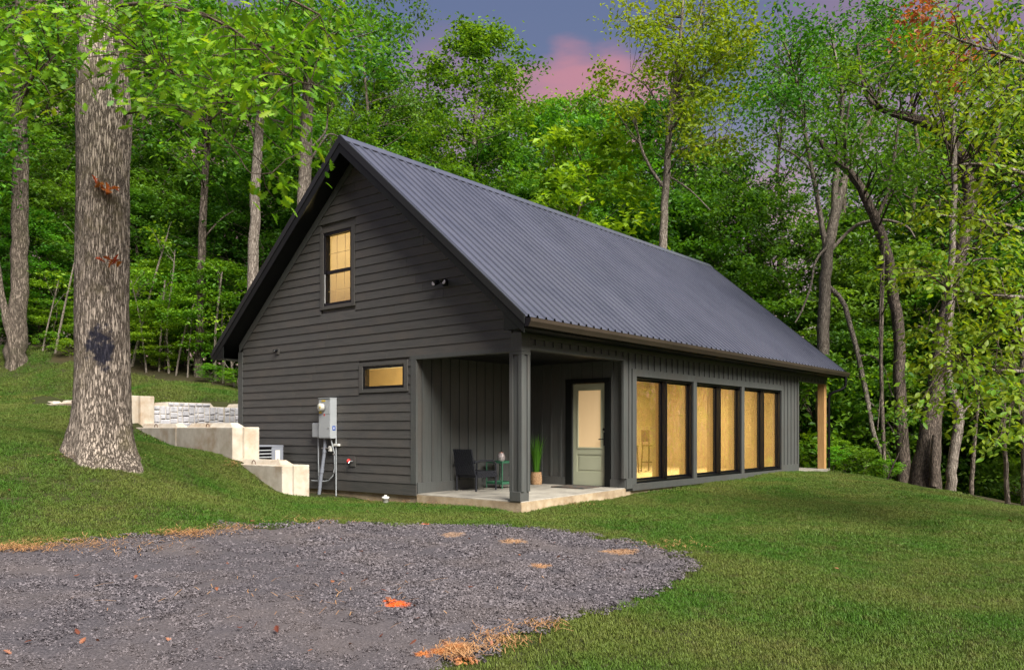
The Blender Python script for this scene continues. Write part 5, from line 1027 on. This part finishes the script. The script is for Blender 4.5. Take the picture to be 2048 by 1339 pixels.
def lawn_points(step, dmin, dmax):
    g = np.arange(-30, 30, step); x, y = [q.ravel() for q in np.meshgrid(g, g)]; x = x + rng.uniform(-.4, .4, x.shape)*step; y = y + rng.uniform(-.4, .4, y.shape)*step
    d = (x - CAM[0])*FW[0] + (y - CAM[1])*FW[1]; l = (x - CAM[0])*RT[0] + (y - CAM[1])*RT[1]
    k = (d > dmin) & (d <= dmax) & (np.abs(l) < d*.70 + 1.2); x, y, d = x[k], y[k], d[k]
    w1 = 2*wob(x*.5, y*.5); ok = inpoly(x + w1, y + 2*wob(y*.6, x*.4), LAWN); e = .07
    gi = in_gravel(x, y); ok &= ~gi
    ok &= ~((x > -.06) & (x < 15) & (y > -.10) & (y < 8.3)) & ~((x > -1.75) & (x < 13) & (y > 4.1) & (y < 10.9)) & ~((x > -1.75) & (x < -.9) & (y > 4.1) & (y < 16.2))
    ok &= np.hypot(x - b1[0], y - b1[1]) > .62
    x, y = x[ok], y[ok]; return x, y, terrain(x, y)
for nm_, st_, a, b, hh, ww, nb in (('near', .15, 3.5, 9.5, .036, .0038, 230), ('mid', .19, 9.5, 16, .042, .0052, 260), ('far', .30, 16, 31, .05, .008, 320)):
    x, y, z = lawn_points(st_, a, b); scl_ = .8 + .5*np.clip(np.sin(x*1.1 + 2*np.sin(y*.7))*np.sin(y*1.3 + np.sin(x*.9)), -.6, 1)*.6 + rng.normal(0, .08, len(x))
    scatter('lawn_grass', np.stack([x, y, z], -1), normals_rot(x, y), np.clip(scl_, .8, 1.4), [turf(100 + i + int(st_*100), st_*1.6, int(nb*1.35), hh, ww) for i in range(6)])
# crushed stone
SM = gravel_mat('gravel_stone', (.015, .012, .016), (.26, .23, .25), True)
def stones(seed, size, n, s0, s1):
    r_ = np.random.default_rng(seed); base_ = np.array([(1,0,0),(-1,0,0),(0,1,0),(0,-1,0),(0,0,1),(0,0,-1)], float); f0 = np.array([(0,2,4),(2,1,4),(1,3,4),(3,0,4),(2,0,5),(1,2,5),(3,1,5),(0,3,5)])
    VV, FF, TT = [], [], []
    for i in range(n):
        s = s0 + (s1 - s0)*r_.uniform()**2.2; V = base_*r_.uniform(.55, 1.15, (6, 1)) + r_.normal(0, .22, (6, 3)); V = V*np.array([1, r_.uniform(.55, .95), r_.uniform(.35, .75)])*s; E = np.array(Euler((r_.uniform(-.6, .6), r_.uniform(-.6, .6), r_.uniform(0, 6.28))).to_matrix())
        VV.append(V@E.T + np.array([r_.uniform(-.55, .55)*size, r_.uniform(-.55, .55)*size, s*.12])); FF.append(f0 + 6*i); TT.append(np.full(8, np.clip(r_.normal(.38, .24), 0, 1)))
    return np_mesh('stones', np.concatenate(VV), np.concatenate(FF), SM, False, np.concatenate(TT))
def gravel_pts(step, dmin, dmax, keep=None):
    g1 = np.arange(-15, 4, step); g2 = np.arange(-9.5, 6, step); x, y = [q.ravel() for q in np.meshgrid(g1, g2)]; x = x + rng.uniform(-.4, .4, x.shape)*step; y = y + rng.uniform(-.4, .4, y.shape)*step
    d = (x - CAM[0])*FW[0] + (y - CAM[1])*FW[1]; l = (x - CAM[0])*RT[0] + (y - CAM[1])*RT[1]; k = (d > dmin) & (d <= dmax) & (np.abs(l) < d*.7 + 1) & in_gravel(x, y, .95)
    if keep is not None: k &= keep(x, y)
    x, y = x[k], y[k]; z = terrain(x, y) + .022 + .01*np.sin(x*9 + 3*np.sin(y*7))*np.sin(y*8); return x, y, z
# worn tyre tracks carry finer stone: distance across the drive decides
def coarse(x, y):
    w = (x + 10.3)*RT[0] + (y + 8.3)*RT[1] + .55*((x - CAM[0])*FW[0] + (y - CAM[1])*FW[1]); return (np.sin(w*1.9 + .9) + .35*np.sin(x*2.3 + y*1.1) + .3*rng.normal(0, 1, x.shape) + .45*(w - 2.5)) > -.05
for st_, a, b, n_, s0, s1, kp in ((.20, 3.5, 9, 170, .005, .015, None), (.30, 9, 14, 150, .006, .019, None), (.20, 3.5, 9, 110, .008, .024, coarse), (.30, 9, 14, 90, .010, .026, coarse)):
    x, y, z = gravel_pts(st_, a, b, kp); scatter('gravel_stones', np.stack([x, y, z], -1), normals_rot(x, y), rng.uniform(.85, 1.15, len(x)), [stones(200 + i + int(st_*1000) + n_, st_, n_, s0, s1) for i in range(5)])
# loose stones and straw along the edges
ST = leaf_mat('straw', (.34, .20, .07), (.55, .37, .15), .15)
def straw(zones, seed):
    r_ = np.random.default_rng(seed); V, Fq, T = [], [], []; k = 0
    for u, v, ru, rv, n in zones:
        for i in range(n):
            h = hit(u + r_.normal(0, ru*.5), v + r_.normal(0, rv*.5), 3, 24); a = r_.normal(.6, .8); L = r_.uniform(.05, .20); w = r_.uniform(.0012, .003); dx_, dy_ = math.cos(a)*L, math.sin(a)*L; zt = .03 + r_.uniform(0, .035); e = r_.normal(0, .015); s = (-math.sin(a)*w, math.cos(a)*w)
            q = [(h[0] - dx_/2, h[1] - dy_/2, h[2] + zt), (h[0] + s[0]*3, h[1] + s[1]*3, h[2] + zt + .012), (h[0] + dx_/2, h[1] + dy_/2, h[2] + zt + e)]
            for p in q: V += [(p[0] - s[0], p[1] - s[1], p[2]), (p[0] + s[0], p[1] + s[1], p[2])]
            Fq += [(k, k+1, k+3, k+2), (k+2, k+3, k+5, k+4)]; T += [r_.uniform()]*2; k += 6
    link('straw', np_mesh('straw', V, Fq, ST, False, T), None, None, 'stuff')
straw([(30,1102,90,10,420), (150,1092,120,12,260), (375,1072,70,9,420), (470,1062,60,8,120), (250,1100,160,18,90), (1000,1290,60,22,150), (1080,1260,70,12,70), (920,1312,50,16,170), (640,1046,120,5,60), (1340,1095,90,10,70), (560,955,50,10,60), (470,930,20,8,60), (20,797,60,3,90), (905,1010,60,4,90), (1130,1012,90,5,40), (780,1006,90,4,50), (330,880,40,6,60), (600,1200,500,60,60), (250,915,30,6,50), (190,917,90,7,110), (150,903,40,6,50)], 77)

def litter(n, seed):
    r_ = np.random.default_rng(seed); VV, FF, TT = [], [], []; k = 0
    while len(VV) < n:
        u, v = r_.uniform(0, 2048), r_.uniform(900, 1330); h = hit(u, v, 3, 22)
        g = bool(in_gravel(h[0], h[1])); 
        if (not g and r_.uniform() < .8) or (h[0] > -.1 and h[1] > -.1) or (h[0] > -1.7 and h[1] > 4): continue
        V, Fq = leaf_template(OAKP, r_.uniform(-.3, .5), r_.uniform(-.3, .6)); M = np.array(Euler((r_.normal(0, .3), r_.normal(0, .3), r_.uniform(0, 6.28))).to_matrix())*r_.uniform(.04, .09)
        VV.append(V@M.T + h + np.array([0, 0, .045])); FF.append(Fq + k); TT.append(np.full(len(Fq), r_.uniform())); k += len(V)
    link('fallen_leaves', np_mesh('fallen_leaves', np.concatenate(VV), np.concatenate(FF), leaf_mat('fallen_leaf', (.12, .045, .018), (.30, .15, .06), .1), False, np.concatenate(TT)), None, None, 'stuff')
litter(70, 5)
